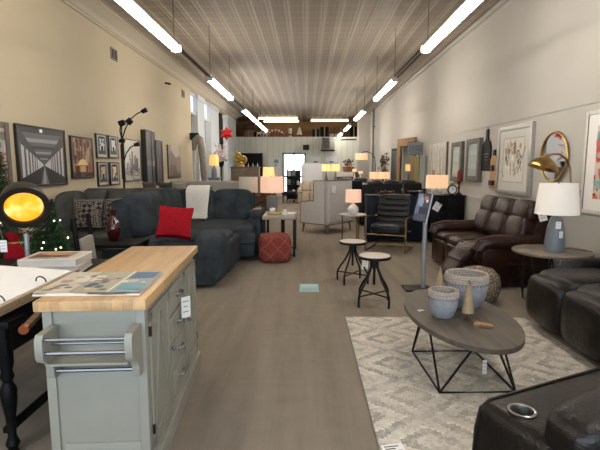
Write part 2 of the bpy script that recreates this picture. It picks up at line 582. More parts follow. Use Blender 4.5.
for side, x in (('left', -1.81), ('right', 1.65)):
    YS = ROWS[side]
    for k, y in enumerate(YS):
        if k == 0:
            lb = 'suspended fluorescent strip overhead in the %s row, just outside the picture' % side
        elif k in (1, 5):
            lb = 'white fluorescent strip light, %s of the %s row under the tin ceiling' % ('largest and nearest' if k == 1 else 'smallest and farthest', side)
        else:
            lb = 'white fluorescent strip light, %s from the front in the %s row' % (ordn[k], side)
        strip((x, y + 1.2, 3.11), 2.4, lb, 'suspended strip lights')
    t = thing('light_rail', 'slim grey conduit rail linking the strip lights of the %s row' % side, 'conduit', (x, 0, 3.17))
    for a, b in zip(YS, YS[1:]):
        if b - a < 2.6: continue
        mb = MB()
        mb.box((-.025, (a + 2.42 + b - .02) / 2, .02), (.022, b - a - 2.46, .022)); mb.box((.025, (a + 2.42 + b - .02) / 2, .0), (.022, b - a - 2.46, .022))
        mb.build('rail', M['dark_bronze'], t)
for k, (x0, x1, y, z, w) in enumerate(((-2.6, -.5, 24.4, 4.09, 'upper left'), (-2.45, -.45, 25.9, 4.09, 'lower left'), (.2, 2.3, 25.6, 4.09, 'right'))):
    strip(((x0 + x1) / 2, y, z), x1 - x0, 'strip light lying crosswise above the storage loft, the %s one' % w, 'loft strip lights', 90, 0, glow('loft_diffuser', '#ffe9c4', 3.0, '#ffffff'))

# daylight through the shop front
w = bpy.data.worlds.new('daylight')
sc.world = w
w.use_nodes = True
bg = w.node_tree.nodes['Background']
bg.inputs[0].default_value = (.74, .86, 1.0, 1)
bg.inputs[1].default_value = 3.0
pl = bpy.data.lights.new('shop_front_portal', 'AREA')
pl.shape = 'RECTANGLE'; pl.size = 6.6; pl.size_y = 2.95
pl.cycles.is_portal = True
po = bpy.data.objects.new('shop_front_portal', pl)
po.location = (-.27, YF - .25, 1.82); po.rotation_euler = (math.radians(90), 0, 0)
COL.objects.link(po)
al = bpy.data.lights.new('annex_fill_light', 'POINT'); al.energy = 140; al.color = (1, .95, .85); al.shadow_soft_size = .3  # unseen fill light added to brighten the side room behind the columns
ao = bpy.data.objects.new('annex_fill_light', al); ao.location = (-5.6, 17.5, 3.2); COL.objects.link(ao)

# camera
cd = bpy.data.cameras.new('camera')
cd.sensor_width = 36; cd.lens = 27; cd.clip_end = 200
co = bpy.data.objects.new('camera', cd)
co.location = (0, 0, 1.5)
co.rotation_euler = (math.radians(90 - 7.219), 0, math.radians(.884))
COL.objects.link(co)
sc.camera = co
sc.view_settings.view_transform = 'Standard'
sc.view_settings.look = 'None'
sc.view_settings.gamma = 1
sc.view_settings.use_curve_mapping = False
sc.view_settings.exposure = 0.92

# ------------------------------------------------------------------ small shared pieces
def price_tag(t, c, w=.05, h=.08, rot=(0, 0, 0), string=None, name='price_tag'):
    mb = MB(); mb.box(c, (w, .002, h), rot=rot)
    o = mb.build(name, M['white_card'], t)
    mb = MB(); R = Matrix.Translation(Vector(c)) @ (Matrix.Rotation(rot[2], 4, 'Z') @ Matrix.Rotation(rot[1], 4, 'Y') @ Matrix.Rotation(rot[0], 4, 'X'))
    mb.xf = R
    for k, L in enumerate((.7, .45, .6)):
        mb.box((-.03 * w, -.0013, h * (.28 - .25 * k)), (w * L, .0006, h * .045))
    mb.build('print', M['tag_ink'], o)
    if string:
        mb = MB(); mb.tube([string, (c[0], c[1], c[2] + h / 2)], .0015, 4); mb.build('string', M['string'], o)
    return o

def table_lamp(name, label, loc, base, sw0, sw1, sh, sz, shade, rz=0, square=None, group=None):
    """base: list of (material, builder(mb)); shade from z=sz up, bottom radius sw0, top sw1"""
    t = thing(name, label, 'lamp', loc, rz, group)
    for nm, mt, fn in base:
        mb = MB(); fn(mb); mb.build(nm, mt, t)
    mb = MB()
    if square:
        a, b = square
        for s in (-1, 1):
            mb.box((0, s * b / 2, sz + sh / 2), (a, .006, sh)); mb.box((s * a / 2, 0, sz + sh / 2), (.006, b, sh))
    else:
        mb.shell([(sw0, sz), (sw1, sz + sh)])
    mb.build('lamp_shade', shade, t)
    r = (square[1] / 2 if square else sw1) - .004
    mb = MB()
    for k in range(3):
        a = 2 * PI * k / 3 + (PI / 2 if square else 0)
        mb.tube([(0, 0, sz + sh - .02), (r * math.cos(a), r * math.sin(a), sz + sh - .02)], .003, 5)
    mb.tube([(0, 0, sz - .02), (0, 0, sz + sh + .015)], .006, 6)
    mb.build('harp', M['dark_bronze'], t)
    return t

def reclining_sofa(name, label, loc, rz, L, D, Hh, n, mat, armw=.22, armh=.62, seat=.48, open_seat=None, cup=None, roll=.09, cat='sofa', group=None, inset=0, soft=6):
    t = thing(name, label, cat, loc, rz, group)
    ft, bk = -D / 2, D / 2
    iw = L - 2 * armw
    mb = MB(); mb.b2((-iw / 2 + .005, ft + .1, .04), (iw / 2 - .005, bk - .12, .3), .02)
    for sx in (-1, 1):
        for yy in (ft + .12, bk - .2): mb.tube([(sx * (L / 2 - .12), yy, 0), (sx * (L / 2 - .12), yy, .05)], .025, 8)
    mb.build('base', mat, t)
    for s in (-1, 1):
        cx = s * (L / 2 - armw / 2)
        mb = MB()
        mb.b2((cx - armw * .42, ft + .03 + inset, .04), (cx + armw * .42, bk - .14, armh - roll * .9), .03)
        a = mb.build('arm', mat, t)
        mb = MB()
        hump = [(-D / 2 + .02 + inset, armh - roll), (-D / 2 + .05 + inset, armh - .02), (-D * .3 + inset, armh), (.05 + inset * .5, armh), (D * .32, armh + .03)]
        mb.tube([(cx, y, z - roll * .55) for y, z in hump], [roll * .85, roll, roll * 1.08, roll * 1.08, roll * .9], 14)
        mb.build('arm_pad', mat, a)
        mb = MB(); mb.box((cx + s * (armw * .42), -.02 + inset * .6, .3), (.008, D * .55 - inset, .26), .003); mb.build('side_panel', mat, a)
    w = iw / n
    for k in range(n):
        cx = -iw / 2 + w * (k + .5)
        op = open_seat == k
        mb = MB(); mb.cushion((cx, ft + D * .36, seat - .1), (w - .008, D * .72, .26), soft, 8)
        mb.build('seat_cushion', mat, t)
        mb = MB()
        if op:
            mb.box((cx, ft - .06, .38), (w * .92, .26, .1), .04, rot=(.8, 0, 0)); mb.box((cx, ft - .2, .19), (w * .88, .26, .09), .04, rot=(.95, 0, 0))
            mb.box((cx, ft - .0, .2), (w * .3, .06, .2), .01)
        else:
            mb.cushion((cx, ft + .06, .24 + (.06 if soft < 5 else 0)), (w - .012, .16 + (.12 if soft < 5 else 0), .36 + (.1 if soft < 5 else 0)), soft, 10)
        mb.build('footrest', mat, t)
        mb = MB(); mb.cushion((cx, bk - D * .26, seat + .19), (w - .01, .24, .36), 4.5, 8, rot=(-.22, 0, 0)); mb.build('back_cushion', mat, t)
        mb = MB(); mb.cushion((cx, bk - D * .17, Hh - .15), (w - .01, .24, .3), 4, 8, rot=(-.2, 0, 0)); mb.build('headrest', mat, t)
    mb = MB(); mb.prism([(bk - .3, .1), (bk - .06, .1), (bk, Hh - .1), (bk - .1, Hh - .06), (bk - .3, seat)], -L / 2 + armw * .5, L / 2 - armw * .5, 'yz'); mb.build('back_shell', mat, t)
    return t

# ------------------------------------------------------------------ kitchen island
t = thing('kitchen_island', 'sage grey kitchen island with butcher block top in the left foreground', 'kitchen island', (-1.005, 2.62, 0), 4.4)
W2, L2 = .205, .66
mb = MB(); mb.b2((-W2 - .005, -L2, .12), (W2, L2, .865), .004)
for sx in (-1, 1):
    mb.b2((sx * W2 - .03, -L2 - .012, .12), (sx * W2 + .012, -L2 + .05, .865), .004)
mb.b2((-W2 + .03, -L2 - .01, .8), (W2 - .03, -L2 + .02, .865), .002); mb.b2((-W2 + .03, -L2 - .01, .12), (W2 - .03, -L2 + .02, .22), .002)
mb.build('body', M['sage'], t)
mb = MB(); mb.b2((-W2 - .02, -L2 - .025, 0), (W2 + .035, L2 + .02, .1), .006); mb.b2((-W2 - .01, -L2 - .018, .1), (W2 + .02, L2 + .01, .125), .006); mb.build('plinth', M['sage'], t)
mb = MB(); mb.b2((-.25, -.715, .872), (.236, .70, .92), .006); mb.build('worktop', M['butcher'], t)
xs = W2
def idoor(y0, y1):
    z0, z1 = .16, .83
    mb = MB(); mb.b2((xs - .006, y0 + .01, z0 + .01), (xs + .0135, y1 - .01, z1 - .01))
    for a, b, c, d_ in ((y0, z0, y0 + .045, z1), (y1 - .045, z0, y1, z1), (y0, z0, y1, z0 + .05), (y0, z1 - .05, y1, z1)):
        mb.b2((xs + .012, a, b), (xs + .022, c, d_), .002)
    ym = (y0 + y1) / 2
    for ya, yb in ((y0 + .05, ym), (y1 - .05, ym)):   # V-shaped battens
        an = math.atan2(z1 - z0 - .1, yb - ya)
        ln = math.hypot(z1 - z0 - .1, yb - ya)
        mb.box((xs + .017, (ya + yb) / 2, (z0 + z1) / 2), (.01, ln, .032), rot=(-an if False else an, 0, 0))
    o = mb.build('door', M['sage'], t)
    for z in (.25, .74):
        mb = MB(); mb.box((xs + .018, y0 + .004 if y0 < 0 else y1 - .004, z), (.014, .012, .05)); mb.build('hinge', M['dark_bronze'], o)
    mb = MB(); mb.ball((xs + .04, y1 - .02 if y0 < 0 else y0 + .02, .5), .013); mb.tube([(xs + .02, y1 - .02 if y0 < 0 else y0 + .02, .5), (xs + .04, y1 - .02 if y0 < 0 else y0 + .02, .5)], .006); mb.build('knob', M['steel'], o)
idoor(-.62, -.22); idoor(.22, .62)
for k in range(4):
    z0 = .165 + k * .168
    mb = MB(); mb.b2((xs, -.195, z0), (xs + .018, .195, z0 + .155), .004); mb.b2((xs + .018, -.165, z0 + .025), (xs + .021, .165, z0 + .13), .002)
    o = mb.build('drawer', M['sage'], t)
    mb = MB(); pts = [(xs + .018, -.04, z0 + .085), (xs + .045, -.035, z0 + .09), (xs + .05, 0, z0 + .08), (xs + .045, .035, z0 + .09), (xs + .018, .04, z0 + .085)]
    mb.tube(pts, .007, 8)
    for yy in (-.04, .04): mb.ball((xs + .022, yy, z0 + .085), .013)
    mb.build('handle', M['steel'], o)
price_tag(t, (xs + .062, .02, .655), .062, .13, (0, 0, .75), (xs + .05, .03, .755))
# towel and spice rack on the near end
prf = [(0, .80), (-.13, .80), (-.145, .78), (-.145, .70), (-.13, .68), (-.075, .65), (-.06, .62), (-.06, .585), (-.05, .57), (-.03, .565), (0, .575)]
for s in (-1, 1):
    mb = MB(); mb.prism([(-L2 - .012 + y, z) for y, z in prf], s * .185 - .016, s * .185 + .016, 'yz')
    mb.build('rack_bracket', M['sage'], t)
mb = MB()
mb.tube([(-.175, -L2 - .135, .775), (.175, -L2 - .135, .775)], .007)
mb.tube([(-.175, -L2 - .135, .715), (.175, -L2 - .135, .715)], .009)
mb.tube([(-.175, -L2 - .075, .735), (.175, -L2 - .075, .735)], .006)
mb.tube([(-.175, -L2 - .052, .60), (.175, -L2 - .052, .60)], .009)
mb.build('rack_rail', M['steel'], t)
mb = MB(); mb.b2((-.17, -L2 - .13, .655), (.17, -L2 - .014, .665)); mb.build('rack_shelf', M['sage'], t)

# open fabric and colour brochure on the worktop
t = thing('swatch_brochure', 'open colour swatch brochure spread across the near end of the butcher block', 'brochure', (-1.015, 2.17, .9205), 3)
mb = MB()
for k in range(8):
    x0, x1 = -.30 + k * .075, -.30 + (k + 1) * .075
    z = .010 + .006 * math.sin(k * .9)
    mb.b2((x0, -.2, .001), (x1 + .0005, .23, z))
t.scale = (.8, .96, 1); mb.build('pages', M['paper'], t)
P = [('#a89d88', FULL), ('#c9c2b2', rect(0, 0, .33, 1)), ('#a9a58d', rect(.34, 0, .68, 1)), ('#8b9aa0', rect(.7, 0, 1, 1)), ('#d8d5cc', rect(.2, .5, .45, .8))]
cl = ['#6d4f58', '#7b5f62', '#8d4a3c', '#4f7f8c', '#39566b', '#d6cfbf', '#8e8c6a', '#a78b7d', '#5d4450', '#bfae8c']
for k in range(34):
    P.append((random.choice(cl), blob(random.uniform(.05, .97), random.uniform(.06, .94), random.uniform(.025, .065), random.uniform(.03, .08), 10, .15)))
P += [('#2f5f86', rect(.72, .62, .98, .95)), ('#5e93a0', rect(.74, .1, .97, .4)), ('#e2ded2', rect(.68, 0, .705, 1)), ('#6a6f5b', rect(.335, 0, .345, 1))]
art(t, 'cover_print', -.3, .3, -.2, .23, .0172, P, flat=True)

# ------------------------------------------------------------------ black table left of the island and what stands on it
t = thing('console_table', 'black desk with turned legs on the left beside the island', 'table', (-2.12, 2.88, 0))
mb = MB(); mb.b2((-.72, -.78, .715), (.66, .78, .75), .008); mb.build('table_top', M['black_wood'], t)
mb = MB()
mb.b2((-.68, -.72, .56), (.6, -.68, .715)); mb.b2((-.68, .68, .56), (.6, .72, .715)); mb.b2((-.68, -.7, .56), (-.64, .7, .715)); mb.b2((.56, -.7, .56), (.6, .7, .715))
mb.build('apron', M['black_wood'], t)
tl = [(.032, 0), (.022, .03), (.035, .06), (.02, .1), (.024, .2), (.038, .3), (.04, .36), (.022, .4), (.034, .43), (.026, .46), (.036, .5), (.036, .715)]
for sx in (-.64, .57):
    for sy in (-.69, .69):
        mb = MB(); mb.lathe(tl, 14, (sx, sy, 0)); mb.build('leg', M['black_wood'], t)
for sx in (-.64, .53):
    mb = MB(); mb.b2((sx, -.7, .12), (sx + .04, .7, .15)); mb.build('stretcher', M['black_wood'], t)

t = thing('swatch_binder', 'large white ring binder lying open on the black desk', 'binder', (-1.76, 2.42, .7525), -14)
t.rotation_euler.x = .13; t.location.z = .797
mb = MB(); mb.b2((-.36, -.33, 0), (.3, .33, .006)); mb.build('cover', M['cardboard'], t)
mb = MB()
for k in range(4): mb.b2((-.35 + k * .002, -.32 + .002 * (k % 3), .007 + k * .009), (.27 - .004 * k, .32, .0145 + k * .009), .001)
mb.build('pages', M['paper'], t)
mb = MB(); mb.b2((-.345, -.325, .0425), (.262, .32, .044)); mb.build('top_sheet', M['white_card'], t)
for yy in (-.15, .12):
    mb = MB(); mb.tube([(.23 + .035 * math.cos(a), yy, .048 + .03 * math.sin(a)) for a in [PI * k / 8 for k in range(9)]], .004, 6); mb.build('ring', M['dark_bronze'], t)
mb = MB(); mb.box((.30, 0, .03), (.012, .64, .07), .003, rot=(0, .6, 0)); mb.build('spine', M['jute'], t)

t = thing('wooden_rod', 'short brown wooden rod poking out below the binder next to the rack', 'rod', (-1.37, 2.24, .742), 17)
mb = MB(); mb.tube([(-.01, -.26, .022), (.0, .16, .022)], .02, 12); mb.build('shaft', M['brown_wood'], t)
mb = MB(); mb.tube([(-.011, -.285, .022), (-.01, -.255, .022)], .0225, 12); mb.build('copper_cap', shiny('copper', '#9a5a3c', .3), t)

for k, (dz, rz, lab) in enumerate(((0, 10, 'thick white catalogue at the bottom of the stack on the black desk'), (.055, 6, 'catalogue with a brown interior photo on its cover, topmost of the stack'))):
    t = thing('catalogue', lab, 'catalogue', (-1.85, 3.25, .7515 + dz), rz, 'stacked catalogues')
    mb = MB(); mb.b2((-.195, -.155, .003), (.192, .155, .049)); mb.build('pages', M['paper'], t)
    mb = MB(); mb.b2((-.2, -.16, 0), (.2, .16, .003)); mb.b2((-.2, -.16, .049), (.2, .16, .052)); mb.b2((-.2, -.16, 0), (-.197, .16, .052)); mb.build('cover', M['white_card'], t)
    if k:
        P = [('#cfc7be', FULL), ('#8d6a50', rect(.06, .2, .8, .9)), ('#5d3c2b', rect(.1, .25, .45, .6)), ('#b08868', rect(.3, .5, .75, .85)), ('#3a2a22', blob(.6, .4, .16, .12)), ('#c9b199', blob(.25, .7, .1, .1)), ('#444', rect(.1, .08, .6, .13)) if False else ('#444444', rect(.1, .08, .6, .13))]
        art(t, 'cover_print', -.19, .19, -.15, .15, .0525, P, flat=True)

# searchlight desk lamp, lit amber
t = thing('spotlight_lamp', 'searchlight desk lamp with a glowing amber lens at the left edge', 'lamp', (-2.19, 3.44, .7515), 33)
mb = MB(); mb.lathe([(.105, 0), (.105, .012), (.09, .02), (.03, .026), (0, .026)], 28); mb.build('base', M['dark_bronze'], t)
mb = MB(); mb.tube([(.0, .0, .02), (0, 0, .24)], .018, 12); mb.build('stem', M['silver_paint'], t)
mb = MB(); mb.tube([(-.185 * math.cos(a), .02, .48 - .245 * math.sin(a)) for a in [PI * k / 14 for k in range(15)]], .008, 8); mb.build('yoke', M['dark_bronze'], t)
mb = MB(); mb.xf = Matrix.Translation((0, -.02, .47)) @ Matrix.Rotation(math.radians(116), 4, 'X')
mb.lathe([(.0, -.2), (.05, -.195), (.11, -.165), (.15, -.1), (.165, -.02), (.172, .03), (.178, .035), (.178, .06), (.135, .06), (.13, .035), (.0, .035)], 32)
mb.build('lamp_head', M['dark_bronze'], t)
tt = NT('amber_lens'); b = tt.bsdf(.25)
v = tt.coord(); nz = tt.noise(v, 5, 2)
cr = tt.ramp(nz, [(.3, lin('#f07a08')), (.52, lin('#ff9c1c')), (.68, lin('#ffe9a8'))])
b.inputs['Base Color'].default_value = lin('#c98a2a'); tt.l(cr, b.inputs['Emission Color']); b.inputs['Emission Strength'].default_value = .78
mb = MB(); mb.xf = Matrix.Translation((0, -.02, .47)) @ Matrix.Rotation(math.radians(116), 4, 'X')
mb.lathe([(0, .036), (.1295, .037), (.11, .048), (.06, .057), (0, .06)], 32); mb.build('lens', tt.m, t)
for s in (-1, 1):
    mb = MB(); mb.tube([(s * .175, .02, .48), (s * .205, .02, .48)], .022, 12); mb.build('knob', M['dark_bronze'], t)
price_tag(t, (-.15, -.1, .17), .05, .09, (0, 0, -.5), (-.19, .0, .44))

# ------------------------------------------------------------------ christmas trees behind the desk
def pine_tree(label, loc, Ht, R, nl, group=None, lights=True):
    t = thing('christmas_tree', label, 'christmas tree', loc, 0, group)
    mb = MB(); mb.tube([(0, 0, .0), (0, 0, Ht * .96)], [.028, .006], 8); mb.lathe([(.14, 0), (.13, .1), (.06, .14)], 16); mb.build('trunk', M['bark'], t)
    mb = MB()
    tips = []
    tiers = int(Ht / .07)
    for i in range(tiers):
        z = Ht * .14 + (Ht * .84) * i / tiers
        r = R * (1 - i / tiers) ** .85 + .03
        nb = max(5, int(9 + 8 * r / R))
        for k in range(nb):
            a = 2 * PI * (k + random.random() * .8) / nb
            L = r * random.uniform(.8, 1.08)
            droop = random.uniform(-.12, .1) * L
            base = Vector((0, 0, z)); tip = Vector((L * math.cos(a), L * math.sin(a), z - .12 * L + droop))
            tips.append(tip)
            d = (tip - base)
            side = Vector((-math.sin(a), math.cos(a), 0))
            ns = max(6, int(L / .017))
            mb.tube([base, tip], [.006, .003], 4)
            for q in range(ns):
                u = .1 + .95 * q / ns
                p = base + d * u
                for s in (-1, 1, -.5, .5):
                    e = p + side * s * random.uniform(.04, .06) + d.normalized() * .035 + Vector((0, 0, random.uniform(-.045, .035)))
                    wv = d.normalized() * .012
                    mb._f([mb._v(p - wv * .4), mb._v(p + wv * .6), mb._v(e + wv * .3), mb._v(e - wv * .3)])
    f = mb.build('foliage', M['pine'], t, smooth=False)
    random.shuffle(tips)
    first = None
    for p in tips[:nl]:
        if first is None:
            mb = MB(); mb.ball((0, 0, 0), .008, seg=8)
            first = mb.build('fairy_light', M['fairy'], t); o = first
        else:
            o = first.copy(); COL.objects.link(o); o.parent = t
        o.location = p * 1.0 + Vector((0, 0, .012))
    return t
pine_tree('small green lit christmas tree behind the black desk and catalogues', (-2.56, 4.36, 0), 1.2, .36, 30)
pine_tree('taller christmas tree cut off by the left picture edge', (-3.34, 4.8, 0), 1.75, .3, 16)
t = thing('gift_sack', 'red fabric gift sack by the small lit tree', 'gift sack', (-2.55, 3.83, 0), 10); t.scale = (.72, .72, .94)
mb = MB(); mb.lathe([(0, 0), (.13, .01), (.15, .1), (.15, .6), (.12, .8), (.06, .9), (.05, .93), (.1, 1.0), (.06, 1.0), (0, .95)], 18, sy=.75); mb.build('body', M['red_fabric'], t)
mb = MB(); mb.tube([(.062 * math.cos(a), .05 * math.sin(a), .91) for a in [2 * PI * k / 14 for k in range(14)]], .008, 6, True); mb.build('tie', M['gold_leaf'], t)

# desk chair: black post and white upholstery seen over the catalogues
t = thing('dining_chair', 'black framed chair with pale upholstery between desk and dark sectional', 'chair', (-1.76, 3.98, 0), 100)
mb = MB(); mb.cushion((0, 0, .46), (.46, .46, .09), 6); mb.build('seat', M['beige_fabric'], t)
mb = MB(); mb.box((0, .21, .72), (.36, .05, .34), .02, rot=(-.1, 0, 0)); mb.build('backrest', M['beige_fabric'], t)
for sx in (-1, 1):
    mb = MB(); mb.tube([(sx * .21, -.2, 0), (sx * .2, -.2, .42)], [.014, .02]); mb.build('leg', M['black_wood'], t)
    mb = MB(); mb.tube([(sx * .21, .24, 0), (sx * .205, .2, .45), (sx * .205, .25, 1.08)], [.014, .022, .022]); mb.build('leg', M['black_wood'], t)

# black end table and red glass vase
t = thing('end_table', 'black square end table holding the red glass vase', 'table', (-2.3, 5.12, 0))
mb = MB(); mb.b2((-.4, -.24, .62), (.4, .24, .655), .006); mb.build('table_top', M['black_wood'], t)
for sx in (-1, 1):
    for sy in (-1, 1):
        mb = MB(); mb.b2((sx * .36 - .025, sy * .2 - .025, 0), (sx * .36 + .025, sy * .2 + .025, .62)); mb.build('leg', M['black_wood'], t)
mb = MB(); mb.b2((-.36, -.2, .2), (.36, .2, .225)); mb.build('shelf', M['black_wood'], t)
mb = MB(); mb.lathe([(0, 0), (.045, 0), (.06, .03), (.078, .1), (.08, .15), (.06, .22), (.03, .27), (.026, .3), (.036, .33), (.04, .36), (.03, .365), (.018, .34), (0, .3)], 28)
tag(mb.build('vase', M['red_glass'], None, (-2.27, 5.2, .656)), 'dark red glass bottle vase on the black end table', 'vase')

# ------------------------------------------------------------------ dark sectional sofa
O = Vector((-1.9, 7.0, 0))
t = thing('sectional_sofa', 'dark charcoal teal plush sectional with recliner and chaise, left of the aisle', 'sofa', O)
def sec(name, fn, mat=None, par=None):
    mb = MB(); mb.xf = Matrix.Translation(-O); fn(mb)
    return mb.build(name, mat or M['velvet'], par or t)
sec('base', lambda m: (m.b2((-2.58, 5.6, .05), (-1.12, 8.5, .3), .03), m.b2((-1.2, 7.2, .05), (-.9, 8.5, .3), .03)))
def nearend(m):
    m.prism([(-2.55, .05), (-1.16, .05), (-1.08, .16), (-1.06, .36), (-1.1, .46), (-1.2, .5), (-2.55, .5)], 5.47, 5.86, 'xz')
a = sec('arm', nearend)
sec('arm_pad', lambda m: m.tube([(-2.53, 5.66, .45), (-2.2, 5.66, .46), (-1.6, 5.66, .45), (-1.35, 5.66, .43)], [.11, .135, .135, .11], 16), None, a)
sec('seam', lambda m: m.tube([(-1.5, 5.452, .08), (-1.47, 5.452, .3), (-1.52, 5.452, .5)], .006, 6), M['ink'], a)
sec('footrest', lambda m: m.cushion((-1.23, 5.71, .39), (.42, .52, .66), 3.2, 12))
for y0, y1 in ((5.9, 6.95), (6.95, 7.35)):
    sec('seat_cushion', lambda m: m.cushion((-1.75, (y0 + y1) / 2, .44), (1.3, y1 - y0 - .01, .3), 6))
sec('footrest', lambda m: m.cushion((-1.12, 6.5, .28), (.14, 1.15, .44), 6))
sec('seat_cushion', lambda m: m.cushion((-1.36, 7.62, .45), (1.02, 1.15, .28), 6, 10))
sec('chaise_front', lambda m: (m.cushion((-1.13, 7.15, .38), (.6, .18, .2), 5), m.cushion((-1.13, 7.17, .2), (.58, .16, .26), 6)))
sec('seat_cushion', lambda m: m.cushion((-2.2, 7.75, .45), (.7, .85, .28), 6))
for yc, L in ((6.42, .95), (7.38, .95)):
    sec('back_cushion', lambda m: m.cushion((-2.33, yc, .84), (.38, L, .66), 4.6, 10, rot=(0, -.12, 0)))
sec('back_shell', lambda m: (m.prism([(-2.6, .05), (-2.36, .05), (-2.36, 1.02), (-2.44, 1.1), (-2.58, 1.06)], 5.88, 8.55, 'xz'), m.prism([(8.3, .05), (8.56, .05), (8.6, .98), (8.5, 1.04), (8.4, 1.0)], -2.58, -.98, 'yz')))
for xc, L in ((-2.05, .76), (-1.36, .72)):
    sec('back_cushion', lambda m: m.cushion((xc, 8.3, .8), (L, .36, .63), 5, 10, rot=(-.13, 0, 0)))
a = sec('arm', lambda m: m.b2((-.99, 7.5, .05), (-.78, 8.5, .68), .04))
sec('arm_pad', lambda m: m.cushion((-.885, 7.98, .715), (.24, 1.0, .13), 5), M['velvet'], a)
sec('cup_console', lambda m: m.b2((-.95, 7.75, .775), (-.82, 8.2, .785), .003), M['brown_wood'], a)

t = thing('throw_blanket', 'white fluffy throw draped over the sectional back', 'throw', (-1.98, 8.28, 0), 0)
mb = MB()
pth = [(-.36, .605), (-.3, .63), (-.25, .72), (-.215, .85), (-.18, 1.0), (-.13, 1.11), (-.03, 1.165), (.1, 1.165), (.2, 1.15), (.3, 1.12), (.355, 1.04), (.365, .9), (.365, .75)]
W = [-.21, -.1, 0, .1, .21]
g = [[mb._v((x + .015 * math.sin(i * 1.3 + x * 9), y + .012 * math.sin(x * 22 + i), z)) for x in W] for i, (y, z) in enumerate(pth)]
for i in range(len(pth) - 1):
    for j in range(4): mb._f((g[i][j], g[i][j + 1], g[i + 1][j + 1], g[i + 1][j]))
o = mb.build('throw_cloth', M['white_fluffy'], t)
sm = o.modifiers.new('thick', 'SOLIDIFY'); sm.thickness = .022; sm.offset = 1
ss = o.modifiers.new('soft', 'SUBSURF'); ss.levels = 2; ss.render_levels = 2
mb = MB()
for k in range(22):
    x = -.2 + .4 * k / 21
    mb.tube([(x, -.36, .61), (x + .004, -.39, .606), (x, -.42, .612)], .004, 4)
mb.build('fringe', M['white_fluffy'], t)

t = MB(); t.cushion((0, 0, .21), (.43, .19, .42), 4, 12, rot=None, pinch=.1)
o = t.build('throw_pillow', M['red_fabric']); o.location = (-1.675, 5.56, .63); o.rotation_euler = (-.55, .1, .2)
tag(o, 'bright red square throw pillow on the dark sectional', 'pillow')

# ------------------------------------------------------------------ patterned sofa along the left wall
t = thing('corner_sofa', 'charcoal plush sofa with patterned pillows below the framed pictures', 'sofa', (-3.3, 6.9, 0))
mb = MB(); mb.b2((-.4, -.45, .05), (.4, .7, .3), .02); mb.build('base', M['velvet2'], t)
mb = MB(); mb.cushion((.02, -.0, .42), (.8, .95, .26), 6); mb.build('seat_cushion', M['velvet2'], t)
mb = MB(); mb.prism([(.45, .05), (.75, .05), (.78, 1.1), (.7, 1.16), (.58, 1.12)], -.42, .42, 'yz'); mb.build('back_shell', M['velvet2'], t)
for x in (-.2, .21):
    mb = MB(); mb.cushion((x, .5, .86), (.4, .3, .6), 3.6, 10, rot=(-.15, 0, 0)); mb.build('back_cushion', M['velvet2'], t)
mb = MB(); mb.cushion((-.33, -.02, .84), (.15, .9, .62), 3.4, 10); mb.build('corner_cushion', M['velvet2'], t)
mb = MB(); mb.b2((-.42, -.5, .05), (-.28, .4, .62), .05); mb.build('arm', M['velvet2'], t)
tt = NT('diamond_kilim'); b = tt.bsdf(.95)
v = tt.coord((1, 1, 1), (0, math.radians(45), 0))
ck = tt.n('ShaderNodeTexChecker'); ck.inputs['Scale'].default_value = 17; ck.inputs['Color1'].default_value = lin('#1e1c1b'); ck.inputs['Color2'].default_value = lin('#746b61'); tt.l(v, ck.inputs[0])
ck2 = tt.n('ShaderNodeTexChecker'); ck2.inputs['Scale'].default_value = 42; ck2.inputs['Color1'].default_value = lin('#2b2724'); ck2.inputs['Color2'].default_value = lin('#857c70'); tt.l(v, ck2.inputs[0])
tt.l(tt.mixc(tt.math('GREATER_THAN', tt.noise(tt.coord(), 5), .5), ck.outputs[0], ck2.outputs[0]), b.inputs['Base Color'])
for x, y, z, r, lab in ((-.02, -.2, .6, (-.28, .0, .06), 'larger patterned black and beige pillow beside the sofa corner cushion'), (.3, -.02, .6, (-.25, -.08, -.1), 'patterned black and beige pillow nearer the red vase, with a white tag')):
    mb = MB(); mb.cushion((0, 0, .22), (.44 if x < 0 else .36, .14, .46), 4, 12, pinch=.1)
    o = mb.build('throw_pillow', tt.m); o.location = (-3.3 + x, 6.9 + y, z); o.rotation_euler = r
    tag(o, lab, 'pillow', 'patterned throw pillows')
    if x > 0: price_tag(o, (-.14, -.1, .36), .035, .07)

# ------------------------------------------------------------------ sofa table, pouf, lamps right of the sectional
t = thing('sofa_table', 'taupe topped console table with black metal legs behind the red pouf', 'table', (-.53, 7.9, 0), 0)
mb = MB(); mb.b2((-.22, -.4, .64), (.34, .4, .7), .005); mb.build('table_top', M['taupe_top'], t)
for sx in (-.19, .315):
    for sy in (-.36, .36):
        mb = MB(); mb.b2((sx - .02, sy - .02, 0), (sx + .02, sy + .02, .64)); mb.build('leg', M['black_metal'], t)
for sy in (-.37, .35):
    mb = MB(); mb.b2((-.19, sy, .02), (.32, sy + .02, .04)); mb.build('stretcher', M['black_metal'], t)
t = thing('serving_tray', 'small gold and wood tray on the console table by the red pouf', 'tray', (-.58, 7.8, .7005))
mb = MB(); mb.b2((-.1, -.1, 0), (.12, .12, .012)); mb.build('bottom', M['brown_wood'], t)
mb = MB()
for a in ((-.1, -.1, .12, -.094), (-.1, .114, .12, .12), (-.1, -.1, -.094, .12), (.114, -.1, .12, .12)): mb.b2((a[0], a[1], .012), (a[2], a[3], .045))
mb.build('rim', M['gold_leaf'], t)
mb = MB(); mb.lathe([(0, 0), (.03, 0), (.055, .04), (.058, .07), (.045, .095), (.04, .09), (.05, .065), (.045, .04), (0, .02)], 20)
tag(mb.build('bowl', M['white_ceramic'], None, (-.6, 7.82, .713)), 'small round white bowl sitting in the gold tray', 'bowl')
mb = MB(); mb.lathe([(.035, 0), (.035, .085), (.03, .09), (0, .088)], 18)
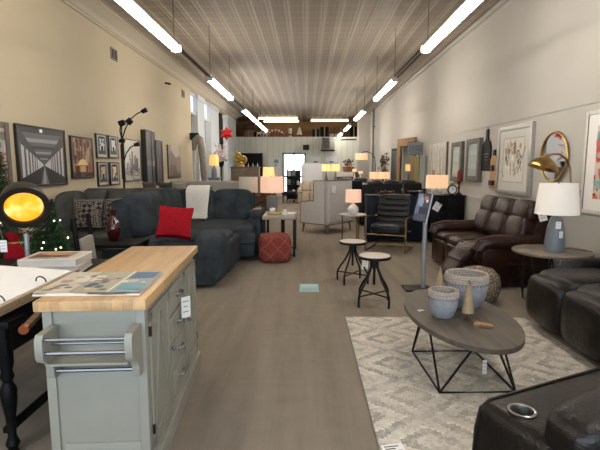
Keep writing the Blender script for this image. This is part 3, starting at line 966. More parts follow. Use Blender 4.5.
tag(mb.build('candle', M['white_ceramic'], None, (-.38, 7.72, .7005)), 'short white pillar candle right of the gold tray', 'candle')
mb = MB(); mb.b2((-.07, -.1, 0), (.07, .1, .006))
o = mb.build('leaflet', M['white_card'], None, (-.28, 7.95, .7005)); tag(o, 'white leaflet lying at the right end of the console table', 'leaflet')

def pouf_shape(w, h, n=5): 
    mb = MB(); mb.cushion((0, 0, h / 2), (w, w, h), n, 12); return mb
tt = NT('terracotta_weave'); b = tt.bsdf(.95)
v = tt.coord()
sx = tt.n('ShaderNodeSeparateXYZ'); tt.l(v, sx.inputs[0])
uu = tt.math('ADD', sx.outputs[0], sx.outputs[1])
d1 = tt.math('FRACT', tt.math('MULTIPLY', tt.math('ADD', uu, sx.outputs[2]), 4.2)); d2 = tt.math('FRACT', tt.math('MULTIPLY', tt.math('SUBTRACT', uu, sx.outputs[2]), 4.2))
lnm = tt.math('MAXIMUM', tt.math('LESS_THAN', d1, .09), tt.math('LESS_THAN', d2, .09))
c = tt.ramp(tt.noise(v, 40), [(.3, lin('#6b2a25')), (.7, lin('#8a3b33'))])
tt.l(tt.mixc(tt.math('MULTIPLY', lnm, .4), c, lin('#a5705f')), b.inputs['Base Color']); tt.l(tt.bump(tt.noise(v, 120), .5, .006), b.inputs['Normal'])
t = thing('floor_pouf', 'terracotta red pouf with pale diamond stitching beside the aisle', 'pouf', (-.52, 7.19, 0), 8)
mb = pouf_shape(.52, .45); mb.build('cover', tt.m, t)
mb = MB()
for z in (.03, .425): mb.tube([(.225 * math.copysign(abs(math.cos(a)) ** .5, math.cos(a)), .225 * math.copysign(abs(math.sin(a)) ** .5, math.sin(a)), z) for a in [2 * PI * (k + .5) / 40 for k in range(40)]], .006, 6, True)
mb.build('piping', plain('dull_rose_cord', '#96584d', .9), t)

t = thing('lamp_table', 'dark end table behind the sectional carrying two pale lamps', 'table', (-.95, 9.15, 0))
mb = MB(); mb.b2((-.5, -.28, .57), (.5, .28, .6), .005); mb.build('table_top', M['brown_wood'], t)
for sx in (-.46, .46):
    for sy in (-.24, .24):
        mb = MB(); mb.b2((sx - .025, sy - .025, 0), (sx + .025, sy + .025, .57)); mb.build('leg', M['black_metal'], t)
table_lamp('table_lamp', 'table lamp with peach drum shade and square grey block base by the aisle', (-.71, 9.1, .6005),
    [('base', plain('grey_block', '#6f6c6c', .6), lambda m: (m.b2((-.1, -.1, 0), (.1, .1, .34), .008), m.b2((-.12, -.12, 0), (.12, .12, .02)))), ('neck', M['steel'], lambda m: m.tube([(0, 0, .34), (0, 0, .42)], .01))], .235, .225, .32, .41, M['shade_pink'])
table_lamp('table_lamp', 'table lamp with pale unlit drum shade left of the grey block lamp', (-1.2, 9.22, .6005),
    [('base', M['jute'], lambda m: m.lathe([(.08, 0), (.08, .02), (.03, .04), (.09, .12), (.11, .2), (.05, .3), (.02, .34), (.012, .42)], 20))], .2, .19, .32, .4, M['shade_off'])
t = thing('dried_arrangement', 'dark dried flower bunch on the end table under the lamp shades', 'dried flowers', (-.97, 9.0, .6005))
mb = MB(); mb.lathe([(.04, 0), (.06, .05), (.05, .12), (.03, .15)], 14); mb.build('pot', M['grey_ceramic'], t)
mb = MB()
for k in range(40):
    a = random.uniform(0, 2 * PI); e = random.uniform(.1, 1.2); L = random.uniform(.12, .2)
    mb.tube([(0, 0, .14), (L * math.cos(a) * math.sin(e), L * .6 * math.sin(a) * math.sin(e), .14 + L * math.cos(e))], .003, 4)
    mb.ball((L * math.cos(a) * math.sin(e), L * .6 * math.sin(a) * math.sin(e), .14 + L * math.cos(e)), .017, seg=6)
mb.build('stems', plain('dried_brown', '#4c3826', .9, var=.4), t)

# ------------------------------------------------------------------ wing chair, stools, side table
t = thing('wing_chair', 'light grey high backed armchair with wooden trim seen from behind', 'chair', (.48, 10.75, 0), -131)
GL = M['grey_linen']
mb = MB(); mb.b2((-.4, -.38, .2), (.4, .36, .4), .01); mb.build('seat_base', GL, t)
mb = MB(); mb.cushion((0, -.06, .46), (.62, .62, .16), 6); mb.build('seat_cushion', GL, t)
mb = MB(); mb.box((0, .36, .73), (.86, .12, .96), .02); mb.build('backrest', GL, t)
for s in (-1, 1):
    mb = MB(); mb.prism([(-.42, .2), (.3, .2), (.3, 1.2), (-.02, 1.2), (-.02, .74), (-.42, .7)], s * .43 - .05, s * .43 + .05, 'yz'); a = mb.build('arm', GL, t)
    mb = MB(); mb.tube([(s * .485, .41, .215), (s * .485, -.42, .215), (s * .485, -.425, .71), (s * .485, -.02, .75), (s * .485, -.02, 1.21), (s * .485, .41, 1.215)], .012, 6); mb.build('trim', M['oak_leg'], a)
mb = MB(); mb.tube([(-.485, .425, .215), (.485, .425, .215)], .013, 6); mb.tube([(-.485, .41, 1.215), (.485, .41, 1.215)], .013, 6); mb.build('trim', M['oak_leg'], t)
for sx in (-1, 1):
    for y, k in ((-.36, 1), (.36, 1)):
        mb = MB(); mb.tube([(sx * .42, y, .21), (sx * .43, y * 1.08, 0)], [.03, .018], 8); mb.build('leg', M['oak_leg'], t)
price_tag(t, (.3, .437, 1.02), .13, .16, (0, .25, PI), (.3, .43, 1.2))

def stool(label, loc, h, rz, card=False):
    t = thing('bar_stool', label, 'stool', loc, rz, 'adjustable stools in the aisle')
    mb = MB(); mb.lathe([(0, h - .022), (.165, h - .022), (.172, h - .01), (.168, h), (0, h)], 36); mb.build('seat', M['pale_top'], t)
    mb = MB(); mb.lathe([(.165, h - .035), (.178, h - .035), (.178, h - .006), (.1735, h - .006), (.165, h - .0225)], 36); mb.build('rim', M['black_metal'], t)
    mb = MB(); mb.tube([(0, 0, .22), (0, 0, h - .03)], .014, 12); mb.tube([(0, 0, h - .14), (0, 0, h - .035)], .05, 14); mb.lathe([(.1, h - .045), (.1, h - .034), (0, h - .034)], 20)
    for z in range(8): mb.tube([(0, 0, .24 + z * .025), (0, 0, .25 + z * .025)], .018, 10)
    mb.build('screw_post', M['black_metal'], t)
    for k in range(4):
        a = PI / 4 + k * PI / 2
        c, s_ = math.cos(a), math.sin(a)
        mb = MB(); mb.tube([(r * c, r * s_, z) for r, z in ((.035, h - .1), (.06, h - .16), (.11, h - .26), (.18, .2), (.222, .13), (.228, .1), (.226, 0))], .0125, 10); l = mb.build('leg', M['black_metal'], t)
    mb = MB()
    for k in range(2):
        a = PI / 4 + k * PI / 2
        mb.tube([(.224 * math.cos(a), .224 * math.sin(a), .115), (-.224 * math.cos(a), -.224 * math.sin(a), .115)], .009, 8)
    mb.build('cross_brace', M['black_metal'], t)
    if card: price_tag(t, (.13, -.12, .25), .09, .12, (0, .1, .2), (.1, -.1, .4))
stool('black metal screw stool farther up the aisle, in front of the round lamp table', (.605, 5.85, 0), .55, 12, True)
stool('black metal screw stool nearer the coffee table', (.745, 4.88, 0), .55, -8)

t = thing('side_table', 'small round side table holding the white gourd lamp', 'table', (.88, 8.62, 0))
mb = MB(); mb.lathe([(0, .6), (.26, .6), (.27, .61), (.265, .625), (0, .625)], 36); mb.build('table_top', M['pale_top'], t)
for k in range(3):
    a = 2 * PI * k / 3 - PI / 2 + .3
    mb = MB(); mb.tube([(.2 * math.cos(a), .2 * math.sin(a), 0), (.2 * math.cos(a), .2 * math.sin(a), .6)], .012); mb.build('leg', M['gold_frame'], t)
mb = MB(); mb.tube([(.2 * math.cos(a), .2 * math.sin(a), .08) for a in [2 * PI * k / 24 for k in range(24)]], .008, 6, True); mb.build('ring', M['gold_frame'], t)
t = table_lamp('table_lamp', 'white gourd lamp with peach drum shade on the small round table', (.88, 8.55, .6255),
    [('base', M['white_ceramic'], lambda m: m.lathe([(0, 0), (.06, 0), (.09, .03), (.108, .08), (.1, .13), (.06, .17), (.03, .2), (.024, .235), (.018, .24)], 28))], .152, .145, .24, .23, M['shade_pink'])

# channel-back lounge chair
t = thing('lounge_chair', 'black channel tufted lounge chair on a slim brass frame', 'chair', (1.53, 8.27, 0), -23)
BL = M['black_leather2']
mb = MB(); mb.cushion((0, -.02, .4), (.62, .62, .2), 5, 10); mb.build('seat', BL, t)
mb = MB()
for k in range(5): mb.cushion((0, .27 + .035 * k, .52 + .105 * k), (.64, .13, .125), 3, 8, rot=(-.25, 0, 0))
mb.box((0, .33, .72), (.6, .06, .5), .02, rot=(-.28, 0, 0)); mb.build('backrest', BL, t)
for s in (-1, 1):
    x = s * .36
    mb = MB(); mb.tube([(x, .36, .02), (x, -.33, .02), (x, -.35, .04), (x, -.35, .6), (x, -.33, .62), (x, .3, .6), (x, .32, .6)], .016, 8); a = mb.build('frame', M['gold_frame'], t)
    mb = MB(); mb.box((x, -.02, .622), (.034, .4, .012), .004); mb.build('armrest', BL, a)
mb = MB(); mb.tube([(-.36, .34, .02), (.36, .34, .02)], .014); mb.tube([(-.36, -.3, .31), (.36, -.3, .31)], .012); mb.tube([(-.36, .2, .33), (.36, .2, .33)], .012); mb.tube([(-.36, .3, .6), (.36, .3, .6)], .012); mb.build('crossbar', M['gold_frame'], t)

# sign stand in the aisle
t = thing('sign_stand', 'silver pole stand holding a tilted picture sign in the aisle', 'sign', (1.4, 5.5, 0), 0)
mb = MB(); mb.box((-.02, 0, .01), (.34, .28, .018), .004); mb.build('base', M['black_metal'], t)
mb = MB(); mb.tube([(.05, 0, .018), (.05, 0, 1.05)], .027, 16); mb.build('pole', M['silver_paint'], t)
mb = MB(); mb.xf = Matrix.Translation((-.01, -.06, 1.03)) @ Matrix.Rotation(math.radians(16), 4, 'Y') @ Matrix.Rotation(math.radians(-18), 4, 'X') @ Matrix.Rotation(math.radians(-18), 4, 'Z')
mb.box((.0, 0, 0), (.155, .012, .36)); mb.build('sign_panel', M['ink'], t)
X = mb.xf if hasattr(mb, 'xf') else None
o = art(t, 'sign_print', -.073, .073, -.17, .17, -.0065, [('#3a3f52', FULL), ('#7d8596', rect(.05, .55, .4, .98)), ('#5e6a86', rect(.0, .2, .5, .55)), ('#2a2c38', rect(.3, .1, 1, .5)), ('#b06a4a', blob(.7, .85, .18, .08)), ('#d9d2cc', blob(.8, .75, .1, .06)), ('#8891a5', blob(.35, .7, .2, .2)), ('#46485c', rect(.1, .05, .9, .25))])
o.matrix_local = X
mb = MB(); mb.xf = X; mb.box((.088, 0, -.01), (.018, .02, .4)); mb.build('side_rail', M['silver_paint'], t)

# ------------------------------------------------------------------ rug, coffee table and its pots
def make_rug():
    t = NT('distressed_kilim_rug'); b = t.bsdf(.95, 0, .1)
    v = t.coord()
    sx = t.n('ShaderNodeSeparateXYZ'); t.l(v, sx.inputs[0])
    st = .022
    def q(o): return t.math('MULTIPLY', t.math('FLOOR', t.math('DIVIDE', o, st)), st)
    nz0 = t.math('MULTIPLY', t.math('SUBTRACT', t.noise(v, 16, 3), .5), .02)
    X, Y = t.math('ADD', q(t.math('ADD', sx.outputs[0], nz0)), 0), t.math('ADD', sx.outputs[1], nz0)
    # stepped diamonds
    def tri(o, p): return t.math('ABSOLUTE', t.math('SUBTRACT', t.math('FRACT', t.math('DIVIDE', o, p)), .5))
    dd = t.math('ADD', tri(X, .62), tri(q(Y), .5))
    bands = t.math('FRACT', t.math('MULTIPLY', dd, 3.0))
    line = t.math('LESS_THAN', bands, .14)
    fill = t.math('MULTIPLY', t.math('GREATER_THAN', bands, .14), t.math('LESS_THAN', bands, .55))
    n1 = t.noise(v, 3.2, 6, .7); n2 = t.noise(v, 40, 4, .75); n3 = t.noise(v, 14, 5, .75)
    wear = t.math('MULTIPLY', t.math('SUBTRACT', n3, .38), 4.0, True)
    fade = t.math('MULTIPLY', t.math('SUBTRACT', n1, .36), 4.5, True)
    c = t.ramp(n3, [(.35, lin('#bab5ab')), (.65, lin('#d6d0c4'))])
    c = t.mixc(t.math('MULTIPLY', t.math('MULTIPLY', fill, fade), .68), c, lin('#7f7b75'))
    c = t.mixc(t.math('MULTIPLY', line, wear), c, lin('#e4dfd5'))
    c = t.mixc(t.math('MULTIPLY', t.math('SUBTRACT', 1.0, fade), .35), c, lin('#9c9890'))
    c = t.mixc(t.math('MULTIPLY', t.math('GREATER_THAN', n2, .56), .6), c, lin('#d0cabd'))
    c = t.mixc(t.math('MULTIPLY', t.math('LESS_THAN', n2, .42), .3), c, lin('#6f6b66'))
    t.l(c, b.inputs['Base Color'])
    t.l(t.bump(t.noise(v, 150, 2), .4, .004), b.inputs['Normal'])
    return t.m
t = thing('area_rug', 'grey and ivory distressed diamond pattern rug below the coffee table', 'rug', (1.29, 3.3, 0), 0)
mb = MB(); mb.b2((-.9, -1.25, .001), (.9, 1.1, .011), .003); mb.build('pile', make_rug(), t)
mb = MB(); mb.tube([(-.9, -1.25, .007), (.9, -1.25, .007), (.9, 1.1, .007), (-.9, 1.1, .007)], .006, 6, True); mb.build('binding', plain('rug_binding', '#85807a', .9), t)

t = thing('coffee_table', 'oval grey wood coffee table on a black wire base', 'coffee table', (1.125, 3.26, .0115), 2)
mb = MB(); ov = [(.362 * math.cos(2 * PI * k / 72), .685 * math.sin(2 * PI * k / 72)) for k in range(72)]
mb.prism(ov, .385, .418, 'xy'); mb.build('table_top', M['grey_wood'], t)
bx, y0, y1 = .255, -.41, .27
tops = [(.0, .5), (.0, -.5), (.26, .0), (-.26, .0)]
for sx in (-1, 1):
    for yy in (y0, y1):
        mb = MB()
        s = 1 if yy > 0 else -1
        mb.tube([(sx * bx, yy, .008), (sx * .06, s * .5, .384)], .008, 6); l = mb.build('leg', M['black_metal'], t)
        mb = MB(); mb.tube([(sx * bx, yy, .008), (sx * .25, yy * .25, .384)], .008, 6); mb.build('leg', M['black_metal'], t)
mb = MB(); mb.tube([(-bx, y0, .008), (bx, y0, .008), (bx, y1, .008), (-bx, y1, .008)], .008, 6, True); mb.build('base_frame', M['black_metal'], t)
mb = MB(); mb.tube([(-.06, .5, .378), (.06, .5, .378), (.25, .08, .378), (.25, -.09, .378), (.06, -.5, .378), (-.06, -.5, .378), (-.25, -.09, .378), (-.25, .08, .378)], .007, 6, True); mb.build('top_frame', M['black_metal'], t)
price_tag(t, (.06, -.36, .16), .03, .1, (0, 0, .1), (.06, -.36, .384))
TT = .4305
def pot(label, loc, R, h):
    t = thing('woven_rim_pot', label, 'pot', loc, 0, 'grey pots with woven rims')
    prof = [(0, 0), (R * .55, 0), (R * .75, h * .1), (R * .95, h * .4), (R, h * .68), (R * .97, h * .78), (R * .93, h * .78), (R * .9, h * .5), (R * .6, h * .12), (0, h * .08)]
    mb = MB(); mb.lathe(prof, 36); mb.build('bowl', plain('grey_concrete', '#8d8f96', .7, var=.18, scale=25), t)
    mb = MB()
    for k in range(4): mb.tube([((R * .965 - .004 * (k == 3)) * math.cos(a), (R * .965 - .004 * (k == 3)) * math.sin(a), h * (.79 + .06 * k) + .003 * (j % 2)) for j, a in enumerate([2 * PI * j / 48 for j in range(48)])], R * .075, 6, True)
    mb.build('woven_rim', M['paper'] if False else plain('pale_rattan', '#a79d92', .85, var=.35, scale=70, bump=.8, bscale=60, dist=.01), t)
    mb = MB()
    for k in range(36):
        a = 2 * PI * k / 36
        mb.tube([(R * .99 * math.cos(a), R * .99 * math.sin(a), h * .7), (R * 1.01 * math.cos(a + .04), R * 1.01 * math.sin(a + .04), h * .8)], .003, 4)
    mb.build('stitching', plain('dark_rattan', '#6e655c', .85), t)
    return t
pot('small grey pot with woven rim near the front of the coffee table', (.985, 3.17, TT), .105, .2)
pot('larger grey pot with woven rim behind the small one on the coffee table', (1.235, 3.42, TT), .158, .265)
def brush_tree(label, loc, h, r):
    t = thing('bottle_brush_tree', label, 'ornament', loc, 0, 'bottle brush trees')
    mb = MB(); mb.tube([(0, 0, .01), (0, 0, h)], .004, 6); mb.lathe([(.022, 0), (.022, .012), (0, .014)], 14); mb.build('stem', M['bark'], t)
    mb = MB()
    mb.lathe([(.004, .05)] + [(r * .92 * (1 - q / 12) ** .65 * (1 + .06 * (q % 2)) + .004, .055 + (h - .06) * q / 12) for q in range(13)] + [(0, h)], 20)
    for k in range(1500):
        u = random.random(); a = random.uniform(0, 2 * PI); z = .05 + (h - .05) * u; rr = r * 1.15 * (1 - u) ** .65 * random.uniform(.75, 1) + .006
        p = Vector((0, 0, z)); e = Vector((rr * math.cos(a), rr * math.sin(a), z + .012)); sd = Vector((-math.sin(a), math.cos(a), 0)) * .0045
        mb._f([mb._v(p + sd), mb._v(p - sd), mb._v(e)])
    mb.build('bristles', M['bristle'], t)
brush_tree('beige bottle brush tree behind the small pot', (1.03, 3.42, TT), .31, .036)
brush_tree('beige bottle brush tree in front of the larger pot', (1.14, 3.1, TT), .28, .04)
t = thing('wooden_tag_ornament', 'small wooden house ornament lying beside the bottle brush tree', 'ornament', (1.21, 2.99, TT), -30)
mb = MB(); mb.prism([(-.06, -.02), (.04, -.02), (.065, 0), (.04, .02), (-.06, .02)], 0, .014, 'xy'); mb.build('tag_body', plain('light_pine', '#a9845c', .7), t)
mb = MB(); mb.b2((-.02, -.05, .0), (.05, -.022, .014), .002); mb.tube([(-.05, 0, .016), (-.07, .02, .03), (-.03, .04, .02)], .003, 5); mb.build('trinket', plain('dark_pine', '#6b5138', .7), t)
mb = MB(); mb.box((0, 0, .004), (.05, .025, .006), .002, rot=(0, 0, .4))
tag(mb.build('white_clip', M['white_card'], None, (.86, 3.3, TT)), 'small white paper scrap at the left edge of the coffee table', 'paper')

t = thing('woven_pouf', 'round beige woven pouf on the floor behind the pots', 'pouf', (1.93, 4.98, 0))
mb = MB(); mb.lathe([(0, 0), (.15, 0), (.2, .05), (.235, .14), (.24, .22), (.22, .31), (.16, .375), (.08, .395), (0, .4)], 36)
tt = NT('chunky_weave'); b = tt.bsdf(.95); v = tt.coord()
vo = tt.n('ShaderNodeTexVoronoi'); vo.inputs['Scale'].default_value = 42; tt.l(v, vo.inputs['Vector'])
tt.l(tt.ramp(vo.outputs[0], [(.1, lin('#b3a48d')), (.6, lin('#665a4a'))]), b.inputs['Base Color']); tt.l(tt.bump(tt.math('SUBTRACT', 1.0, vo.outputs[0]), .8, .02), b.inputs['Normal'])
mb.build('cover', tt.m, t)
mb = MB(); mb.lathe([(.03, .398), (.03, .408), (0, .41)], 14); mb.build('top_knot', M['jute'], t)

# ------------------------------------------------------------------ leather seating on the right
t = reclining_sofa('reclining_sofa', 'brown leather three seat reclining sofa with one footrest out, right wall', (2.56, 6.42, 0), -85, 1.78, .98, 1.08, 3, M['brown_leather'], .2, .62, .5, open_seat=2, roll=.1)
mb = MB(); mb.b2((.893, -.16, .3), (.9, .1, .34), .003); o = mb.build('recline_lever', M['dark_bronze'], t)
price_tag(t, (.86, .28, .92), .09, .15, (0, -.3, 1.2), (.84, .3, 1.02))
t = reclining_sofa('reclining_sofa', 'black leather reclining sofa cut off by the right picture edge', (2.66, 3.4, 0), -90, 2.0, 1.0, 1.0, 3, M['black_leather'], .13, .6, .55, roll=.07, inset=.3, soft=4)
mb = MB(); mb.tube([(-.63, .02, .575), (-.62, .12, .6), (-.6, .22, .63)], .012, 8); mb.build('recline_lever', M['dark_bronze'], t)

# nearest recliner, bottom right: only its far arm with the cup holder shows
t = thing('recliner', 'black leather recliner with a steel cup holder in the bottom right corner', 'recliner', (1.345, 1.445, 0), -65)
KL = M['black_leather']
AX = -.34
mb = MB(); mb.b2((-.2, -.4, .05), (.62, .5, .3), .03); mb.build('base', KL, t)
mb = MB()
mb.prism([(-.52, .08), (-.545, .3), (-.54, .5), (-.525, .57), (-.49, .6), (.5, .6), (.5, .08)], AX - .14, AX + .16, 'yz'); a = mb.build('arm', KL, t)
CX, CY = AX - .02, -.43
bvm = a.modifiers.new('soft', 'BEVEL'); bvm.width = .035; bvm.segments = 4; bvm.limit_method = 'ANGLE'
mb = MB(); mb.tube([(CX, CY, .5), (CX, CY, .7)], .043, 32); cut = mb.build('cutter', KL, t)
bo = a.modifiers.new('cup_hole', 'BOOLEAN'); bo.object = cut; bo.operation = 'DIFFERENCE'
bpy.context.view_layer.update()
me = bpy.data.meshes.new_from_object(a.evaluated_get(bpy.context.evaluated_depsgraph_get()))
a.modifiers.clear(); a.data = me
bpy.data.objects.remove(cut)
me.polygons.foreach_set('use_smooth', [True] * len(me.polygons)); me.set_sharp_from_angle(angle=math.radians(50))
mb = MB(); mb.cushion((AX + .19, -.06, .62), (.22, .9, .2), 4, 10, rot=(.02, 0, 0)); mb.build('arm_pad', KL, a)
mb = MB(); mb.lathe([(0, .513), (.0385, .515), (.0395, .6), (.041, .606), (.047, .608), (.051, .605), (.05, .601), (.0415, .6), (.041, .508), (0, .507)], 32, (CX, CY, 0)); mb.build('cup_holder', plain('polished_cup_steel', '#adadaa', .32, 1, var=.05), a)
mb = MB()
for xx in (AX - .135, AX + .155): mb.tube([(xx, -.545, .25), (xx, -.535, .5), (xx, -.515, .575), (xx, -.47, .598), (xx, .48, .6)], .007, 8)
mb.tube([(AX - .135, -.549, .4), (AX + .155, -.549, .4)], .006, 8)
mb.build('piping', KL, a)
mb = MB(); mb.cushion((.2, -.1, .42), (.74, .8, .26), 6); mb.build('seat_cushion', KL, t)
mb = MB(); mb.cushion((.2, -.48, .26), (.72, .14, .4), 6); mb.build('footrest', KL, t)
mb = MB(); mb.cushion((.2, .38, .78), (.74, .28, .7), 4, 10, rot=(-.2, 0, 0)); mb.build('back_cushion', KL, t)
mb = MB(); mb.b2((.6, -.48, .08), (.86, .5, .6), .05); mb.build('arm', KL, t)

t = thing('price_card', 'white printed price card on the rug corner at the bottom edge', 'card', (.47, 2.21, .0125), 10)
mb = MB(); mb.b2((-.06, -.09, 0), (.06, .07, .0015)); mb.build('card', M['white_card'], t)
P = [('#e9e8e6', FULL)] + [('#333338', rect(.1, .86 - .13 * k, .1 + w_, .92 - .13 * k)) for k, w_ in enumerate((.7, .5, .78, .6, .4))]
art(t, 'print', -.058, .058, -.088, .068, .0017, P, flat=True)

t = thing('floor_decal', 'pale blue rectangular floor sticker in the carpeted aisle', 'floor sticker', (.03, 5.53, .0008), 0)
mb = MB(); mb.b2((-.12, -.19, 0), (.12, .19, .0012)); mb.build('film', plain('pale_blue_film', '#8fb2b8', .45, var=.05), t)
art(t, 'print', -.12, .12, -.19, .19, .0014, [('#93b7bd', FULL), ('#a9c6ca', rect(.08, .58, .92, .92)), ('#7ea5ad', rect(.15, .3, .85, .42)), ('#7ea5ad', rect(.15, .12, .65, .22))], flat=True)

# round end table, gourd lamp
t = thing('end_table', 'round grey wood end table with black rod legs right of the brown sofa', 'table', (2.7, 4.93, 0))
mb = MB(); mb.lathe([(0, .572), (.395, .572), (.4, .58), (.4, .597), (.395, .6), (0, .6)], 48); mb.build('table_top', M['table_grey'], t)
for k in range(4):
    a = PI / 4 + k * PI / 2
    c, s_ = math.cos(a), math.sin(a)
    mb = MB(); mb.tube([(.34 * math.cos(a - .3), .34 * math.sin(a - .3), .572), (.27 * c, .27 * s_, .008), (.34 * math.cos(a + .3), .34 * math.sin(a + .3), .572)], .009, 8); mb.build('leg', M['black_metal'], t)
mb = MB(); mb.tube([(.275 * math.cos(a), .275 * math.sin(a), .01) for a in [2 * PI * k / 4 + PI / 4 for k in range(4)]], .008, 6, True); mb.build('base_frame', M['black_metal'], t)
t = table_lamp('table_lamp', 'large lamp with white shade and tapered grey ceramic base, right side', (2.68, 4.85, .6005),
    [('base', M['grey_ceramic'], lambda m: m.lathe([(0, 0), (.095, 0), (.102, .02), (.1, .1), (.085, .25), (.06, .36), (.035, .4), (.02, .41)], 32)), ('neck', M['steel'], lambda m: m.tube([(0, 0, .4), (0, 0, .46)], .01))], .215, .185, .33, .41, M['shade_white'])
price_tag(t, (-.03, -.105, .3), .05, .075, (0, 0, -.2), (-.02, -.06, .42)); price_tag(t, (.0, -.112, .2), .04, .07, (0, 0, .1), (.0, -.08, .3))
t = thing('power_cord', 'thin black lamp cord trailing off the round end table', 'cord', (2.78, 4.85, .6005))
mb = MB(); mb.tube([(0, .1, .006), (.1, .16, .006), (.2, .12, .006), (.26, .03, .006), (.29, -.03, .006)], .004, 6); mb.build('cable', M['black_metal'], t)

# ------------------------------------------------------------------ pictures and mirrors on the walls
def picture(name, label, side, ya, yb, za, zb, fw, fmat, polys, depth=.035, mat_w=0, glaze=False, cat='picture', group=None, off=.003, lean=0):
    yc, zc = (ya + yb) / 2, (za + zb) / 2
    w, h = abs(yb - ya), zb - za
    x = XL + depth + off if side == 'L' else XR - depth - off
    t = thing(name, label, cat, (x, yc, zc), 90 if side == 'L' else -90, group)
    # local front is -Y at y=0, back at y=+depth
    if fw:
        mb = MB()
        for a in ((-w / 2, -h / 2, -w / 2 + fw, h / 2), (w / 2 - fw, -h / 2, w / 2, h / 2), (-w / 2 + fw, -h / 2, w / 2 - fw, -h / 2 + fw), (-w / 2 + fw, h / 2 - fw, w / 2 - fw, h / 2)):
            mb.b2((a[0], 0, a[1]), (a[2], depth, a[3]), .003)
        mb.build('frame', fmat, t)
    mb = MB(); mb.b2((-w / 2 + fw * .9, .012 if fw else .001, -h / 2 + fw * .9), (w / 2 - fw * .9, depth - .001, h / 2 - fw * .9)); mb.build('backing' if fw else 'canvas', M['white_card'] if fw else (fmat or M['ink']), t)
    yy = .0115 if fw else .0
    art(t, 'print', -w / 2 + fw, w / 2 - fw, -h / 2 + fw, h / 2 - fw, yy, polys, PRINTG if glaze else PRINT)
    return t
BF = plain('black_frame', '#1d1a18', .4)
GF = plain('weathered_grey_frame', '#615b53', .6, var=.3, scale=20)
SF = plain('silver_frame', '#a3a09a', .35, .4)
WF = plain('white_frame', '#c9c8c4', .45)

def floral(bg, cols, n, seed, rmax=.12):
    random.seed(seed)
    P = [(bg, FULL)]
    for k in range(n):
        P.append((random.choice(cols), blob(random.random(), random.random(), random.uniform(.02, rmax), random.uniform(.02, rmax), 8, .4)))
    return P
picture('framed_art', 'pink and red floral art in a grey frame, leftmost on the left wall', 'L', 4.7, 5.66, 1.14, 2.06, .075, GF, floral('#a89a93', ['#8b4a4c', '#a8605c', '#c5a49b', '#6f5a58', '#7d3b42', '#b9b0aa', '#587170'], 60, 3))
# black and white corridor
P = [('#3a3a3c', FULL)]
vx, vy = .5, .34
P.append(('#55565a', [(0, 1), (1, 1), (vx + .02, vy + .05), (vx - .02, vy + .05)]))
for k in range(7):
    f0 = .86 ** (k * 2.2); f1 = f0 * .86
    P.append(('#8a8b90' if k % 2 else '#2c2c2f', [(vx - .5 * f0, vy + .66 * f0), (vx + .5 * f0, vy + .66 * f0), (vx + .5 * f1, vy + .66 * f1), (vx - .5 * f1, vy + .66 * f1)]))
P.append(('#b4b4b6', [(0, .08), (0, .74), (vx - .015, vy + .02), (vx - .015, vy - .01)]))
P.append(('#b4b4b6', [(1, .08), (1, .74), (vx + .015, vy + .02), (vx + .015, vy - .01)]))
for k in range(6):
    f = .8 ** k
    for s in (-1, 1):
        a, b = .5 * f, .5 * f * .9
        P.append(('#4b4b4f', [(vx + s * a, vy - .28 * f), (vx + s * a, vy + .42 * f), (vx + s * b, vy + .40 * f), (vx + s * b, vy - .26 * f)]))
P.append(('#18181a', [(0, 0), (1, 0), (1, .1), (vx + .012, vy - .005), (vx - .012, vy - .005), (0, .1)]))
P.append(('#6c6d70', [(.4, 0), (.58, 0), (vx + .006, vy - .02), (vx - .006, vy - .02)]))
P.append(('#97989c', [(.45, 0), (.52, 0), (vx + .003, vy - .03), (vx - .003, vy - .03)]))
P.append(('#f0f0f0', rect(.44, .93, .5, .99)))
picture('framed_art', 'large black and white picture of a long receding corridor in black frame', 'L', 5.79, 6.96, 1.245, 2.07, .028, BF, P, .04)
random.seed(11)
P = [('#8c7265', FULL)] + [(random.choice(['#6f564c', '#a18777', '#7b5f58', '#574640', '#b69c88']), rect(u, v, u + .1, v + .22)) for u, v in [(random.uniform(0, .9), random.uniform(.3, .9)) for _ in range(40)]]
P += [('#e6c393', [(.22, .3), (.76, .3), (.66, .42), (.5, .47), (.33, .42)]), ('#4a3b36', rect(.02, .0, .98, .12)), ('#5b2f2c', rect(.1, .1, .3, .28)), ('#c9a37d', rect(.35, .12, .62, .28)), ('#3a2c29', rect(.68, .1, .72, .3)), ('#8d5a4c', blob(.85, .22, .1, .12))]
picture('framed_art', 'tall framed brown street picture with a cream parasol, left wall', 'L', 7.13, 7.86, 1.33, 2.01, .03, BF, P, .035, glaze=True)
def arch(seed, sky):
    random.seed(seed)
    P = [('#b9b7b2', FULL), ('#85878a', rect(.1, .12, .9, .93)), (sky, rect(.3, .3, .7, .93)), ('#55575b', rect(.16, .18, .26, .9)), ('#606267', rect(.74, .18, .84, .9)), ('#3f4145', [(.2, .9), (.5, .82), (.8, .9), (.8, .95), (.2, .95)]), ('#5a5c60', rect(.1, .12, .9, .3)), ('#2f3033', rect(.4, .3, .6, .5))]
    for k in range(8): P.append((random.choice(['#4a4c50', '#b9bbbd', '#707276']), blob(random.uniform(.2, .8), random.uniform(.25, .85), .05, .06)))
    return P
for (a, b, c, d, sd, sk, lb) in ((8.02, 8.46, 1.675, 2.11, 1, '#c4ccd6', 'upper left'), (8.52, 8.94, 1.685, 2.11, 2, '#cdd0d2', 'upper right'), (8.02, 8.46, 1.17, 1.61, 3, '#b5a488', 'lower left'), (8.52, 8.94, 1.17, 1.61, 4, '#e3c68f', 'lower right')):
    picture('framed_art', 'small black framed architectural photo, %s one of the set of four' % lb, 'L', a, b, c, d, .025, BF, arch(sd, sk), .03, group='set of four framed photos', glaze=True)
random.seed(5)
P = [('#c9c5bc', FULL), ('#a6a39d', rect(0, 0, 1, .3))]
